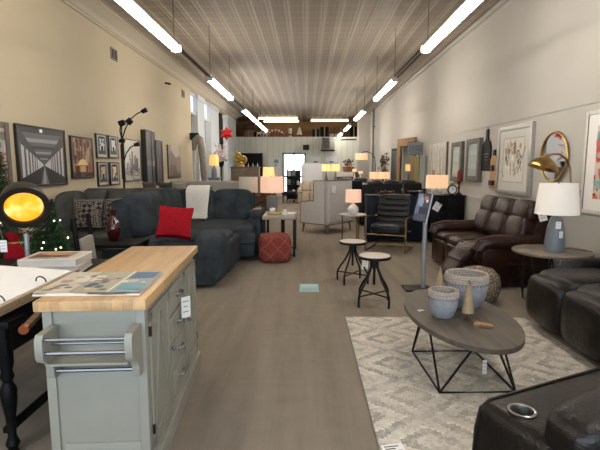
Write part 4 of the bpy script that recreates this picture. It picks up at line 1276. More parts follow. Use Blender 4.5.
for k in range(26):
    x = random.random() * .92; hh = random.uniform(.25, .75) if .3 < x < .8 else random.uniform(.2, .45)
    P.append((random.choice(['#6b6966', '#8b8985', '#4d4c4a', '#9d9b96', '#3b3a39']), rect(x, .15, x + random.uniform(.04, .1), hh)))
P += [('#35343a', [(.42, .4), (.47, .4), (.45, .85)]), ('#4a4947', [(.62, .35), (.68, .35), (.65, .75)])]
for k in range(20): P.append((random.choice(['#55534f', '#b7b3ab', '#2f2e2d']), stroke(random.random(), random.random() * .4, random.random(), random.random() * .4, .02)))
picture('framed_art', 'black and white city skyline canvas in a thin black frame', 'L', 9.2, 10.12, 1.22, 2.1, .018, BF, P, .035)
def slats(c1, c2, glow_c):
    P = [(c1, FULL)]
    random.seed(8)
    for k in range(26):
        u = random.random()
        P.append((random.choice([c1, c2, '#2a2a2c']), rect(u, 0, u + .05, 1)))
    P.append((glow_c, rect(.1, .36, .9, .46)))
    return P
picture('framed_art', 'tall dark abstract panel, left half of a leaning pair past the skyline', 'L', 10.24, 10.64, 1.08, 2.36, .03, BF, slats('#3f3d3c', '#5a5754', '#5f5850'), .12, group='tall dark panels')
picture('framed_art', 'tall dark abstract panel with an amber streak, right half of the pair', 'L', 10.68, 11.03, 1.08, 2.36, .03, BF, slats('#4a4643', '#35312f', '#a07645'), .06, group='tall dark panels')
picture('framed_art', 'plain dark brown panel right of the tall pair on left wall', 'L', 11.12, 11.62, 1.08, 2.18, .025, BF, slats('#3a302a', '#4a3d33', '#453a30'), .05)
P = [('#8b8680', FULL)] + [(c, blob(u, v, .35, .25, 10, .3)) for c, u, v in (('#a39b92', .7, .8), ('#77716c', .3, .6), ('#6b5a4e', .4, .25), ('#5d4c40', .7, .15), ('#b0a79c', .5, .9), ('#7f7268', .8, .45))] + [('#4d4038', rect(0, 0, 1, .08))]
picture('canvas_art', 'frameless misty grey brown canvas, last picture before the left columns', 'L', 12.12, 13.3, 1.22, 2.12, 0, M['taupe_fabric'], P, .04)

# right wall, front to back
P = floral('#cdb9ae', ['#b2504a', '#c4644f', '#8fa9a8', '#c88a7c', '#a0403c', '#d7b6a6', '#c4a69a', '#ddd2c6', '#6f979b', '#b55a4c'], 170, 21, .09)
P = [('#e4e2de', FULL)] + [(c, [(.16 + .68 * min(1, max(0, u)), .12 + .76 * min(1, max(0, v))) for u, v in p]) for c, p in P]
picture('framed_art', 'white framed red and teal abstract at the right picture edge', 'R', 4.15, 5.26, .99, 2.13, .045, WF, P, .035, glaze=True)
random.seed(31)
P = [('#cfccc4', FULL), ('#b8b3a6', rect(.14, .12, .86, .88)), ('#d9d5ca', rect(.17, .14, .83, .86))]
for k in range(30):
    x = random.uniform(.2, .8); y = random.uniform(.16, .6)
    P.append((random.choice(['#8f8776', '#a69c88', '#5d584d', '#a18c69', '#bfb294']), stroke(x, y, x + random.uniform(-.12, .12), min(.85, y + random.uniform(.1, .3)), .018)))
for k in range(14): P.append((random.choice(['#efeae0', '#b89a6c', '#857a68']), blob(random.uniform(.25, .75), random.uniform(.3, .8), .04, .05)))
picture('framed_art', 'large botanical print in a wide silver grey frame above the brown sofa', 'R', 6.46, 7.6, 1.09, 2.15, .075, SF, P, .05, glaze=True)
def weather(seed, c0):
    random.seed(seed)
    return [(c0, FULL)] + [(random.choice(['#9aa6a0', '#90a09b', '#a3aea6', '#8d9a94', '#a7ada2']), rect(0, v, 1, v + random.uniform(.04, .2))) for v in [random.random() * .85 for _ in range(9)]]
picture('framed_art', 'weathered grey framed panel, the nearer of two, above the brown sofa', 'R', 8.34, 9.02, 1.25, 2.05, .1, GF, weather(1, '#8f9a98'), .07, group='weathered grey framed panels')
picture('framed_art', 'weathered grey framed panel farther back, right of the birch art', 'R', 9.3, 9.94, 1.22, 2.04, .1, GF, weather(2, '#98a09a'), .07, group='weathered grey framed panels')
P = [('#b5b0a8', FULL)]
random.seed(41)
for k in range(9):
    x = .04 + k * .105
    P.append((random.choice(['#d8d3c8', '#c9bfae', '#e0dcd3']), [(x, 0), (x + .06, 0), (x + .05 + random.uniform(-.03, .03), 1), (x - .01, 1)]))
    for q in range(5): P.append((random.choice(['#8d7a62', '#a88f70', '#6b5f50']), stroke(x + random.uniform(-.03, .05), random.random(), x + random.uniform(-.06, .1), random.random(), .012)))
P += [('#a0764d', blob(.3, .2, .1, .1)), ('#b58a5c', blob(.7, .15, .12, .08))]
picture('canvas_art', 'pale birch trunks canvas beside the two weathered grey panels', 'R', 10.35, 11.75, 1.2, 2.09, 0, M['grey_wood'], P, .05)

# chalkboard paddle, bottle opener board
t = thing('paddle_board', 'black paddle shaped board with handle hung on the right wall', 'wall decor', (XR - .028, 8.12, 1.45), -90)
mb = MB(); pts = [(-.19, 0), (.19, 0), (.19, .4), (.14, .5), (.06, .54), (.045, .62), (.06, .68), (.03, .73), (-.03, .73), (-.06, .68), (-.045, .62), (-.06, .54), (-.14, .5), (-.19, .4)]
mb.prism(pts, 0, .022, 'xz'); mb.build('board', M['black_wood'], t)
art(t, 'lettering', -.12, .12, .15, .35, -.0005, [('#5c5c5a', stroke(.05, .7, .9, .75, .08)), ('#5c5c5a', stroke(.15, .45, .8, .5, .07)), ('#5c5c5a', stroke(.3, .2, .7, .22, .06))])
mb = MB(); mb.tube([(.03 * math.cos(a), .008, .745 + .03 * math.sin(a)) for a in [2 * PI * k / 12 for k in range(12)]], .005, 5, True); mb.build('hanging_loop', M['string'], t)
t = thing('bottle_opener_board', 'narrow wooden wall board with a metal catch beside the botanical print', 'wall decor', (XR - .028, 7.78, 1.15), -90)
mb = MB(); mb.prism([(-.13, 0), (.13, 0), (.13, .5), (.06, .56), (-.06, .56), (-.13, .5)], 0, .022, 'xz'); mb.build('board', plain('amber_wood', '#a98358', .6, var=.2), t)
mb = MB(); mb.b2((-.05, -.03, .3), (.05, 0, .4), .01); mb.build('opener', M['black_metal'], t)
mb = MB(); mb.b2((-.08, -.04, .06), (.08, 0, .14), .005); mb.build('catch', M['black_metal'], t)
mb = MB(); mb.prism([(-.045, .56), (.045, .56), (.04, .66), (-.04, .66)], .002, .02, 'xz'); mb.build('hanger', M['black_wood'], t)

# round brass mirror and swing-arm lamp
t = thing('wall_mirror', 'round gold framed mirror on the right wall above the white lamp', 'mirror', (XR - .03, 5.9, 1.64), -90)
mb = MB(); mb.xf = Matrix.Rotation(PI / 2, 4, 'X'); mb.lathe([(0, .0), (.295, .0), (.295, -.004), (0, -.004)], 48); mb.build('glass', M['mirror'], t)
mb = MB(); mb.tube([(.315 * math.cos(a), -.004, .315 * math.sin(a)) for a in [2 * PI * k / 48 for k in range(48)]], .015, 10, True); mb.build('frame', shiny('pale_gold', '#c2a46a', .3), t)
t = thing('swing_arm_lamp', 'brass swing arm wall lamp with a dome shade in front of the round mirror', 'lamp', (3.17, 5.34, 1.2))
mb = MB(); mb.xf = Matrix.Translation((.0, 0, .0)) @ Matrix.Rotation(PI / 2, 4, 'Y'); mb.lathe([(0, 0), (.05, 0), (.05, .025), (0, .03)], 20); mb.build('wall_plate', M['brass'], t)
mb = MB(); mb.tube([(0, 0, 0), (-.06, .0, .03), (-.08, .0, .12), (-.1, .0, .3), (-.15, .0, .4), (-.24, -.02, .46), (-.34, -.04, .46), (-.42, -.06, .42)], .011, 8); mb.build('arm', M['brass'], t)
mb = MB(); mb.xf = Matrix.Translation((-.43, -.06, .36)) @ Matrix.Rotation(math.radians(18), 4, 'Y')
mb.shell([(.165, -.07), (.155, -.03), (.11, .02), (.06, .055), (.03, .07)], 28, t=.005); mb.lathe([(.032, .068), (.03, .1), (0, .105)], 16); mb.build('lamp_shade', M['brass'], t)

# leaning wooden mirror, grey sign, textured panels far right
t = thing('wood_mirror', 'tall rough wooden framed panel standing at the far right wall', 'mirror', (2.92, 13.6, .0), -75)
mb = MB()
for a in ((-.55, .9, -.35, 2.38), (.35, .9, .55, 2.38), (-.35, 2.15, .35, 2.38), (-.35, .9, .35, 1.05)): mb.b2((a[0], 0, a[1]), (a[2], .07, a[3]), .01)
mb.build('frame', wood('rustic_plank', '#6b4c30', '#9a7850', 1, 2, .7), t)
mb = MB(); mb.b2((-.35, .04, 1.05), (.35, .06, 2.15)); mb.build('glass', M['mirror'], t)
mb = MB(); mb.b2((-.5, .0, 0), (-.4, .06, .9)); mb.b2((.4, .0, 0), (.5, .06, .9)); mb.build('stand', M['dark_bronze'], t)
P = [('#8d9296', FULL)]
random.seed(4)
for k in range(16): P.append((random.choice(['#a5aaad', '#747a80', '#5d6369', '#b8bcbe']), rect(random.random() * .8, random.random() * .9, random.random() * .3 + .7, random.random())))
P += [('#4c5157', stroke(.1 + .15 * k, .3, .16 + .15 * k, .7, .04)) for k in range(6)]
t = thing('wall_sign', 'weathered blue grey wooden sign jutting from the far right wall', 'sign', (2.985, 12.62, 2.03))
mb = MB(); mb.b2((-.21, 0, -.17), (.212, .04, .17), .004); mb.build('board', M['grey_wood'], t)
art(t, 'print', -.2, .2, -.16, .16, -.0005, P)
t = thing('textured_panel', 'tall green gold textured panel below the grey wall sign', 'wall decor', (3.08, 12.82, 0), -84)
mb = MB(); mb.b2((-.2, 0, .85), (.2, .05, 1.84)); mb.build('panel', plain('mottled_gold', '#7d7748', .5, .2, var=.45, scale=25, bump=.8, bscale=30, dist=.02), t)
mb = MB(); mb.b2((-.15, .01, 0), (.15, .05, .85)); mb.build('easel', M['dark_bronze'], t)
t = thing('textured_panel', 'pale grey textured panel right of the green gold one', 'wall decor', (3.12, 12.35, 0), -88)
mb = MB(); mb.b2((-.24, 0, .95), (.24, .05, 1.82)); mb.build('panel', plain('mottled_silver', '#8b918f', .4, .2, var=.35, scale=30, bump=.8, bscale=30, dist=.02), t)
mb = MB(); mb.b2((-.2, .01, 0), (.2, .05, .95)); mb.build('easel', M['dark_bronze'], t)

# left wall fittings
for k, (y, z, lb) in enumerate(((9.0, 3.68, 'grey louvred wall vent nearer the camera, high on the left wall'), (13.9, 3.72, 'small grey louvred wall vent farther back on the left wall'))):
    t = thing('wall_vent', lb, 'vent', (XL + .022, y, z), 90, 'wall vents')
    mb = MB()
    for a in ((-.14, -.11, -.115, .11), (.115, -.11, .14, .11), (-.115, -.11, .115, -.09), (-.115, .09, .115, .11), (-.01, -.09, .01, .09)): mb.b2((a[0], 0, a[1]), (a[2], .02, a[3]))
    mb.build('frame', plain('vent_metal', '#8b857a', .5, .3), t)
    mb = MB(); mb.b2((-.115, .016, -.09), (.115, .0195, .09)); mb.build('backing', M['dark_void'], t)
    mb = MB()
    for q in range(7): mb.box((0, .009, -.078 + q * .026), (.23, .014, .003), rot=(.6, 0, 0))
    mb.build('slats', plain('vent_metal', '#8b857a', .5, .3), t)
t = thing('security_camera', 'tiny dark security camera up near the left cornice', 'camera', (XL + .002, 12.2, 3.72), 90)
mb = MB(); mb.b2((-.03, -.05, -.02), (.03, 0, .02)); mb.build('bracket', M['dark_bronze'], t)
mb = MB(); mb.tube([(0, -.05, .0), (.06, -.12, -.01)], .025, 10); mb.build('body', M['black_metal'], t)

# ------------------------------------------------------------------ arched three-arm floor lamp
t = thing('floor_lamp', 'black floor lamp with several bent arms by the left wall pictures', 'lamp', (-3.32, 8.15, 0))
mb = MB(); mb.lathe([(0, 0), (.15, 0), (.15, .02), (.03, .035), (0, .035)], 28); mb.build('base', M['black_metal'], t)
mb = MB(); mb.tube([(0, 0, .03), (0, 0, 1.95)], .018, 10); mb.tube([(0, 0, 1.3), (0, 0, 1.92)], .032, 10); mb.lathe([(.05, 1.95), (.06, 2.0), (.02, 2.03), (0, 2.03)], 14); mb.build('pole', M['black_metal'], t)
def arm(pts, hd, r):
    mb = MB(); mb.tube(pts, .011, 8); a = mb.build('arm', M['black_metal'], t)
    mb = MB(); mb.tube(hd, r, 12); mb.build('lamp_head', M['black_metal'], a)
arm([(0, 0, 2.0), (-.02, -.02, 2.15), (-.01, 0, 2.3), (.05, 0, 2.33), (.13, 0, 2.33), (.28, 0, 2.45), (.4, 0, 2.51)], [(.38, 0, 2.49), (.47, 0, 2.53)], [.035, .045])
arm([(0, 0, 2.0), (-.01, .03, 2.2), (.0, .05, 2.3)], [(-.05, .05, 2.28), (.04, .05, 2.32)], [.06, .05])
arm([(0, .0, 2.0), (.06, .03, 2.2), (.12, .04, 2.32)], [(.1, .04, 2.3), (.17, .04, 2.36)], [.06, .055])
arm([(0, 0, 1.55), (.06, 0, 1.75), (.14, 0, 1.86), (.24, 0, 1.92)], [(.22, 0, 1.91), (.31, 0, 1.93)], [.03, .042])

# ------------------------------------------------------------------ navy credenza, black dresser and what stands on them
def cabinet(name, label, loc, rz, W, D, Hh, mat, cols, rows=1, top=None, leg=.06, cat='cabinet', handles=None):
    t = thing(name, label, cat, loc, rz)
    mb = MB(); mb.b2((-W / 2, -D / 2, leg), (W / 2, D / 2, Hh - .03), .004); mb.build('body', mat, t)
    mb = MB(); mb.b2((-W / 2 - .015, -D / 2 - .02, Hh - .03), (W / 2 + .015, D / 2, Hh), .004); mb.build('top', top or mat, t)
    for sx in (-1, 1):
        for sy in (-1, 1):
            mb = MB(); mb.b2((sx * (W / 2 - .04) - .025, sy * (D / 2 - .04) - .025, 0), (sx * (W / 2 - .04) + .025, sy * (D / 2 - .04) + .025, leg)); mb.build('leg', mat, t)
    cw, rh = (W - .04) / cols, (Hh - .05 - leg) / rows
    for i in range(cols):
        for j in range(rows):
            x0, z0 = -W / 2 + .02 + i * cw, leg + .01 + j * rh
            mb = MB(); mb.b2((x0 + .006, -D / 2 - .016, z0 + .006), (x0 + cw - .006, -D / 2, z0 + rh - .006), .003)
            mb.b2((x0 + .05, -D / 2 - .02, z0 + .04), (x0 + cw - .05, -D / 2 - .012, z0 + rh - .04), .003)
            o = mb.build('drawer' if rows > 1 else 'door', mat, t)
            mb = MB(); xc = x0 + (cw / 2 if rows > 1 else (cw - .05 if i % 2 == 0 else .05)); mb.ball((xc, -D / 2 - .035, z0 + rh / 2), .014); mb.tube([(xc, -D / 2 - .02, z0 + rh / 2), (xc, -D / 2 - .035, z0 + rh / 2)], .006); mb.build('knob', handles or M['dark_bronze'], o)
    return t
cabinet('credenza', 'long navy black sideboard behind the channel tufted chair', (1.83, 9.3, 0), 0, 1.22, .45, .955, M['navy_wood'], 3)
t = cabinet('dresser', 'black dresser with white hang tag right of the navy sideboard', (2.83, 9.3, 0), 0, .68, .45, .955, M['black_wood'], 2, 3)
mb = MB(); mb.b2((-.39, .15, 0), (-.37, .2, .9)) ; mb.bm.free()
price_tag(t, (-.22, -.26, .73), .14, .17, (0, .5, 0), (-.2, -.24, .9))
table_lamp('table_lamp', 'small lamp with rectangular cream shade on the black dresser', (2.69, 9.4, .9555),
    [('base', M['clear_glass'], lambda m: (m.b2((-.13, -.05, 0), (.13, .05, .02)), m.cushion((-.065, 0, .075), (.11, .09, .11), 3), m.cushion((.065, 0, .075), (.11, .09, .11), 3)))], 0, 0, .27, .13, M['shade_lit'], 0, (.4, .2))
t = thing('alarm_clock', 'round black table clock with a white face on the black dresser', 'clock', (2.93, 9.16, .9555), 8)
mb = MB(); mb.xf = Matrix.Translation((0, 0, .11)) @ Matrix.Rotation(PI / 2, 4, 'X'); mb.lathe([(0, -.03), (.09, -.03), (.098, -.01), (.098, .03), (.082, .035), (.08, .02), (0, .02)], 32); mb.build('case', M['black_metal'], t)
mb = MB(); mb.xf = Matrix.Translation((0, -.0215, .11)) @ Matrix.Rotation(PI / 2, 4, 'X'); mb.lathe([(0, 0), (.078, 0), (.078, .002), (0, .002)], 32); f = mb.build('dial', M['white_card'], t)
mb = MB(); mb.b2((-.003, -.0262, .11), (.003, -.0242, .165)); mb.box((.018, -.0252, .118), (.045, .002, .006), rot=(0, -.4, 0))
for k in range(12):
    a = 2 * PI * k / 12; mb.box((.066 * math.sin(a), -.0252, .11 + .066 * math.cos(a)), (.005, .0018, .01), rot=(0, a, 0))
mb.build('hands', M['ink'], f)
mb = MB(); mb.b2((-.07, -.04, 0), (.07, .03, .018), .004); mb.tube([(.02 * math.cos(a), 0, .22 + .02 * math.sin(a)) for a in [2 * PI * k / 12 for k in range(12)]], .005, 5, True); mb.build('stand', M['black_metal'], t)
t = thing('candle_holder', 'dark red turned candle holder with three red candles on the black dresser', 'candle holder', (3.08, 9.2, .9555))
mb = MB(); mb.lathe([(0, 0), (.08, 0), (.07, .02), (.02, .06), (.018, .12), (.032, .15), (.016, .2), (.03, .25), (.055, .27), (.055, .285), (0, .285)], 20); mb.build('body', plain('dark_red_lacquer', '#3a1012', .3), t)
for k in range(3):
    a = 2 * PI * k / 3; mb = MB(); mb.lathe([(.02, .285), (.02, .43 + .04 * k), (.003, .435 + .04 * k), (.002, .45 + .04 * k), (0, .45 + .04 * k)], 12, (.03 * math.cos(a), .03 * math.sin(a), 0)); mb.build('candle', plain('red_wax', '#8c1018', .4), t)
random.seed(61)
t = thing('berry_garland', 'red berry decoration with foil ornaments on the navy sideboard', 'decoration', (1.62, 9.25, .9645))
rb = plain('red_berry', '#5c1715', .3, var=.3)
for k in range(22):
    mb = MB(); mb.ball((random.uniform(-.2, .17), random.uniform(-.08, .08), random.uniform(.03, .07)), random.uniform(.014, .026), seg=8); mb.build('berry', rb, t)
mb = MB()
for k in range(50):
    p = Vector((random.uniform(-.22, .22), random.uniform(-.1, .1), .012)); mb.tube([p, p + Vector((random.uniform(-.08, .08), random.uniform(-.05, .05), random.uniform(.02, .09)))], .004, 4)
mb.build('twigs', plain('dark_twig', '#2a2420', .9), t)
t = thing('decor_bowl', 'low grey metal bowl at the right end of the navy sideboard', 'bowl', (2.2, 9.25, .9555))
mb = MB(); mb.lathe([(0, 0), (.05, 0), (.1, .03), (.15, .08), (.145, .085), (.09, .04), (0, .015)], 24); mb.build('shell', M['steel'], t)
mb = MB()
for k in range(9): mb.ball((random.uniform(-.07, .07), random.uniform(-.07, .07), .065), .03, seg=8)
mb.build('moss_balls', plain('moss', '#3c3b2a', .95, var=.4), t)
t = thing('bottle', 'slim black bottle between berries and bowl on the navy sideboard', 'bottle', (1.97, 9.28, .9555))
mb = MB(); mb.lathe([(0, 0), (.035, 0), (.038, .1), (.015, .14), (.012, .19), (0, .19)], 16); mb.build('body', plain('black_glass', '#0c0d10', .1), t)
mb = MB(); mb.lathe([(.014, .19), (.014, .205), (0, .205)], 12); mb.build('stopper', M['jute'], t)

# ------------------------------------------------------------------ middle and far sofas
def block_sofa(label, loc, rz, L, D, Hh, mat, n=3, group=None, pill=None):
    t = thing('sofa', label, 'sofa', loc, rz, group)
    mb = MB(); mb.b2((-L / 2 + .02, -D / 2, .08), (L / 2 - .02, D / 2 - .05, .34), .02); mb.build('base', mat, t)
    mb = MB(); mb.b2((-L / 2, D / 2 - .2, .08), (L / 2, D / 2, Hh), .04); mb.build('backrest', mat, t)
    for s in (-1, 1):
        mb = MB(); mb.b2((s * L / 2 - s * .18, -D / 2, .08), (s * L / 2, D / 2 - .02, Hh * .68), .05); mb.build('arm', mat, t)
        for y in (-D / 2 + .06, D / 2 - .06):
            mb = MB(); mb.tube([(s * (L / 2 - .08), y, 0), (s * (L / 2 - .08), y, .09)], .025); mb.build('leg', M['black_wood'], t)
    w = (L - .38) / n
    for k in range(n):
        x = -L / 2 + .19 + w * (k + .5)
        mb = MB(); mb.cushion((x, -.08, .4), (w - .01, D * .75, .18), 6); mb.build('seat_cushion', mat, t)
        mb = MB(); mb.cushion((x, D / 2 - .28, Hh * .66), (w - .01, .2, Hh * .5), 4, 8, rot=(-.12, 0, 0)); mb.build('back_cushion', mat, t)
    return t
block_sofa('long beige sofa, its pale tall back showing behind the dark sectional', (-2.32, 10.65, 0), 180, 1.6, .95, 1.21, M['beige_fabric'], 2)
t = block_sofa('taupe sofa with throw pillows by the left wall behind the floor lamp', (-3.15, 9.75, 0), 180, 1.12, .7, 1.08, M['taupe_fabric'], 2)
for k, (x, c, lb) in enumerate(((-3.45, M['taupe_fabric'], 'taupe throw pillow, left one on the taupe sofa back'), (-3.1, M['velvet2'], 'dark grey throw pillow, middle one along the taupe sofa back'), (-2.8, M['beige_fabric'], 'beige throw pillow, right one along the taupe sofa back'))):
    mb = MB(); mb.cushion((0, 0, .2), (.28, .16, .4), 4, 10, pinch=.1)
    o = mb.build('throw_pillow', c, None, (x, 9.92, .8)); o.rotation_euler = (.2, 0, .1 * k - .1)
    tag(o, lb, 'pillow', 'pillows on the taupe sofa')
reclining_sofa('reclining_sofa', 'dark leather reclining sofa just behind the navy sideboard', (2.18, 12.05, 0), 180, 1.7, .95, 1.19, 3, M['black_leather'], .2, .64)
reclining_sofa('reclining_sofa', 'dark leather reclining sofa farther back behind the grey wing chair', (1.45, 14.5, 0), 180, 1.3, .95, 1.2, 2, M['black_leather'], .2, .64)
reclining_sofa('reclining_loveseat', 'cream leather reclining loveseat at the far end of the aisle', (.12, 19.6, 0), 0, 1.05, .95, .92, 2, M['cream_leather'], .16, .6)

# ------------------------------------------------------------------ left rear: cabinet, sculpture, ladder, column displays
cabinet('tall_cabinet', 'tall brown wooden cabinet with the gold ring sculpture on top', (-1.93, 14.25, 0), 0, .86, .45, 1.53, wood('walnut_front', '#574739', '#7c6956', 1, 0, .5), 2, 1, leg=.08)
t = thing('ring_sculpture', 'gold sculpture of two round discs on the brown wooden cabinet', 'sculpture', (-2.1, 14.2, 1.5305))
mb = MB(); mb.b2((-.1, -.06, 0), (.1, .06, .1), .01); mb.build('base', M['gold_leaf'], t)
for x, z, r in ((-.07, .3, .14), (.09, .22, .13)):
    mb = MB(); mb.tube([(x + r * .8 * math.cos(a), 0, z + r * .8 * math.sin(a)) for a in [2 * PI * k / 28 for k in range(28)]], r * .3, 10, True); mb.ball((x, 0, z), r * .45, (1, .6, 1)); mb.tube([(x * .5, 0, .08), (x, 0, z - r)], .02, 8); mb.build('disc', M['gold_leaf'], t)
t = thing('blanket_ladder', 'white A-frame ladder draped with a grey fur throw by the first column', 'ladder', (-3.38, 14.25, 0))
mb = MB()
for s in (-1, 1):
    mb.tube([(s * .26, -.22, 0), (s * .1, 0, 2.3)], .022, 8); mb.tube([(s * .26, .22, 0), (s * .1, 0, 2.3)], .022, 8)
mb.build('rails', M['white_wood'], t)
for k in range(6):
    z = .3 + .35 * k; f = 1 - z / 2.3
    mb = MB(); mb.b2((-.1 - .16 * f, -.22 * f - .03, z), (.1 + .16 * f, -.22 * f + .03, z + .03)); mb.build('step', M['white_wood'], t)
t = thing('fur_throw', 'grey fur throw hanging over the white A-frame ladder', 'throw', (-3.38, 14.25, 0))
mb = MB()
random.seed(9)
for s, bot in ((1, 1.0),):
    mb.tube([(0, -.1, 2.47), (s * .08, -.18, 2.38), (s * .13, -.25, 2.1), (s * .18, -.3, 1.7), (s * .22, -.36, bot + .2), (s * .23, -.4, bot)], [.07, .1, .105, .1, .1, .06], 12)
mb.tube([(0, -.1, 2.47), (-.08, -.17, 2.36), (-.1, -.2, 2.2), (-.11, -.24, 2.05)], [.07, .09, .08, .05], 12)
mb.build('fur', plain('grey_fur', '#8a857c', .95, var=.45, scale=30, bump=.8, bscale=70, dist=.02), t)
t = thing('wall_speaker', 'small black box speaker mounted at the end of the left wall', 'speaker', (-3.6, 14.6, 2.5), 0)
mb = MB(); mb.b2((-.13, -.1, -.11), (.13, .1, .11), .01); mb.build('cabinet', M['black_metal'], t)
mb = MB(); mb.b2((-.15, -.02, -.02), (-.125, .02, .02)); mb.build('bracket', M['dark_bronze'], t)
mb = MB(); mb.b2((-.1, -.104, -.085), (.1, -.1, .085)); mb.build('grille', M['dark_void'], t)
t = thing('display_pedestal', 'narrow blue grey pedestal table in front of the second column', 'pedestal', (-3.1, 15.1, 0))
mb = MB(); mb.b2((-.2, -.2, 0), (.2, .2, .06)); mb.b2((-.16, -.16, .06), (.16, .16, 1.15)); mb.build('body', plain('slate_paint', '#77808c', .6), t)
mb = MB(); mb.b2((-.2, -.2, 1.15), (.2, .2, 1.19), .005); mb.build('top', plain('slate_paint', '#77808c', .6), t)
table_lamp('table_lamp', 'orange glowing lamp on a blue grey pedestal before the columns', (-3.1, 15.1, 1.1905),
    [('base', M['grey_ceramic'], lambda m: m.lathe([(0, 0), (.09, 0), (.1, .1), (.08, .28), (.03, .36), (.012, .4)], 20))], .16, .135, .34, .4, glow('amber_shade', '#ff9a45', .75, '#d9b08a'))
t = thing('star_ornament', 'red foil star ornament hanging in front of the columns', 'ornament', (-3.0, 17.0, 2.77))
mb = MB(); st = []
for k in range(12):
    a = PI / 2 + 2 * PI * k / 12; r = .27 if k % 2 == 0 else .15; st.append((r * math.cos(a), r * math.sin(a)))
c0, c1 = mb._v((0, -.09, 0)), mb._v((0, .09, 0)); vs = [mb._v((u, 0, v)) for u, v in st]
for k in range(12): mb._f((c0, vs[k], vs[(k + 1) % 12])); mb._f((c1, vs[(k + 1) % 12], vs[k]))
mb.build('star', plain('red_foil', '#c01f1c', .3, .2), t, angle=10)
mb = MB(); mb.tube([(0, 0, .26), (0, 0, 1.42)], .004, 5); mb.build('hanging_wire', M['string'], t)
t = thing('floral_stand', 'tall stand of white and pink flowers beneath the red star', 'flowers', (-3.25, 17.15, 0))
mb = MB(); mb.lathe([(0, 0), (.16, 0), (.15, .04), (.03, .08), (.025, 1.5), (.1, 1.62), (.12, 1.75), (0, 1.75)], 18); mb.build('urn', M['black_metal'], t)
mb = MB()
random.seed(12)
for k in range(40):
    a = random.uniform(0, 2 * PI); L = random.uniform(.05, .24); z = random.uniform(1.75, 2.4)
    mb.ball((L * math.cos(a), L * math.sin(a), z), random.uniform(.035, .06), seg=8)
mb.build('blossoms', plain('blush_white_petals', '#c9b9bd', .8, var=.3, scale=8), t)
t = thing('dark_shelf', 'dark display shelf of bottles against the back wall left of the door', 'shelf', (-2.88, 23.7, 0))
mb = MB(); mb.b2((-.55, .1, 0), (.55, .2, 2.27)); mb.b2((-.55, -.15, 0), (-.5, .1, 2.27)); mb.b2((.5, -.15, 0), (.55, .1, 2.27)); mb.build('carcass', M['black_wood'], t)
for z in (.5, 1.0, 1.45, 1.85, 2.22):
    mb = MB(); mb.b2((-.5, -.15, z), (.5, .1, z + .035)); mb.build('shelf_board', M['black_wood'], t)
random.seed(15)
for k in range(8):
    x = -.42 + .12 * k; hh = random.uniform(.16, .3)
    mb = MB(); mb.lathe([(0, 0), (.035, 0), (.038, hh * .6), (.014, hh * .75), (.012, hh), (0, hh)], 12)
    o = mb.build('bottle', [M['clear_glass'], M['grey_ceramic'], M['white_ceramic'], M['red_glass']][k % 4], None, (-2.88 + x, 23.66, 1.4855))
    tag(o, 'small bottle in a row on the dark shelf by the back wall', 'bottle', 'bottles on the dark back shelf')
picture_t = thing('wall_poster', 'small pale poster on the board wall left of the rear door', 'poster', (-1.62, 23.96, 1.75))
mb = MB(); mb.b2((-.16, 0, -.25), (.16, .03, .25), .003); mb.build('board', M['white_card'], picture_t)
art(picture_t, 'print', -.15, .15, -.24, .24, -.0005, [('#c9d2d8', FULL), ('#7d8a94', rect(.1, .5, .9, .9)), ('#5f6a74', rect(.15, .15, .6, .22)), ('#5f6a74', rect(.15, .28, .8, .35))])
t = thing('low_counter', 'grey patterned counter below the pale lamps far left rear', 'counter', (-2.3, 17.9, 0))
mb = MB(); mb.b2((-.65, -.25, 0), (.65, .25, .9)); mb.build('body', M['brown_wood'], t)
mb = MB(); mb.b2((-.68, -.28, .9), (.68, .28, .94), .005); mb.build('top', M['taupe_top'], t)
table_lamp('table_lamp', 'yellow glowing lamp above the two pale lamps, farther back', (-1.27, 15.0, .82),
    [('base', M['grey_ceramic'], lambda m: m.lathe([(0, 0), (.09, 0), (.1, .1), (.07, .28), (.03, .34), (.012, .4)], 20))], .2, .18, .33, .38, M['shade_yellow'])
cabinet('nightstand', 'brown nightstand under the yellow glowing lamp', (-1.27, 15.0, 0), 0, .5, .4, .819, M['brown_wood'], 1, 3)

# ------------------------------------------------------------------ rear of the aisle
t = thing('shelf_stand', 'black metal display rack before the bright rear door', 'display rack', (-.62, 21.0, 0))
mb = MB()
for sx in (-.3, .3):
    for sy in (-.15, .15): mb.b2((sx - .02, sy - .02, 0), (sx + .02, sy + .02, 1.5))
mb.build('frame', M['black_metal'], t)
mb = MB(); mb.b2((-.28, .13, .05), (.28, .148, 1.4)); mb.build('back_panel', M['ink'], t)
for z in (.25, .7, 1.1, 1.45):
    mb = MB(); mb.b2((-.3, -.15, z), (.3, .15, z + .025)); mb.build('shelf_board', M['black_metal'], t)
random.seed(19)
for k in range(9):
    z = (.2755, .7255, 1.1255)[k % 3]; x = -.2 + .2 * (k // 3); s = random.uniform(.08, .13)
    mb = MB(); mb.lathe([(0, 0), (s * .6, 0), (s * .8, s), (s * .7, s * 1.8), (s * .4, s * 2.2), (0, s * 2.2)], 14)
    o = mb.build('vase', [M['ink'], M['white_ceramic'], M['grey_ceramic']][(k * 2 + k // 3) % 3], None, (-.62 + x, 21.0, z))
    tag(o, ['black vase on the display rack before the bright rear door', 'white vase on the display rack before the bright rear door', 'grey vase on the display rack before the bright rear door'][(k * 2 + k // 3) % 3], 'vase', 'vases on the rear rack')
t = thing('mattress', 'large white mattress standing on its side at the rear of the aisle', 'mattress', (.24, 20.75, 0), 0)
mb = MB(); mb.cushion((0, 0, .87), (.98, .26, 1.74), 14, 8); mb.build('cover', plain('mattress_ticking', '#e4e6ea', .9, var=.04), t)
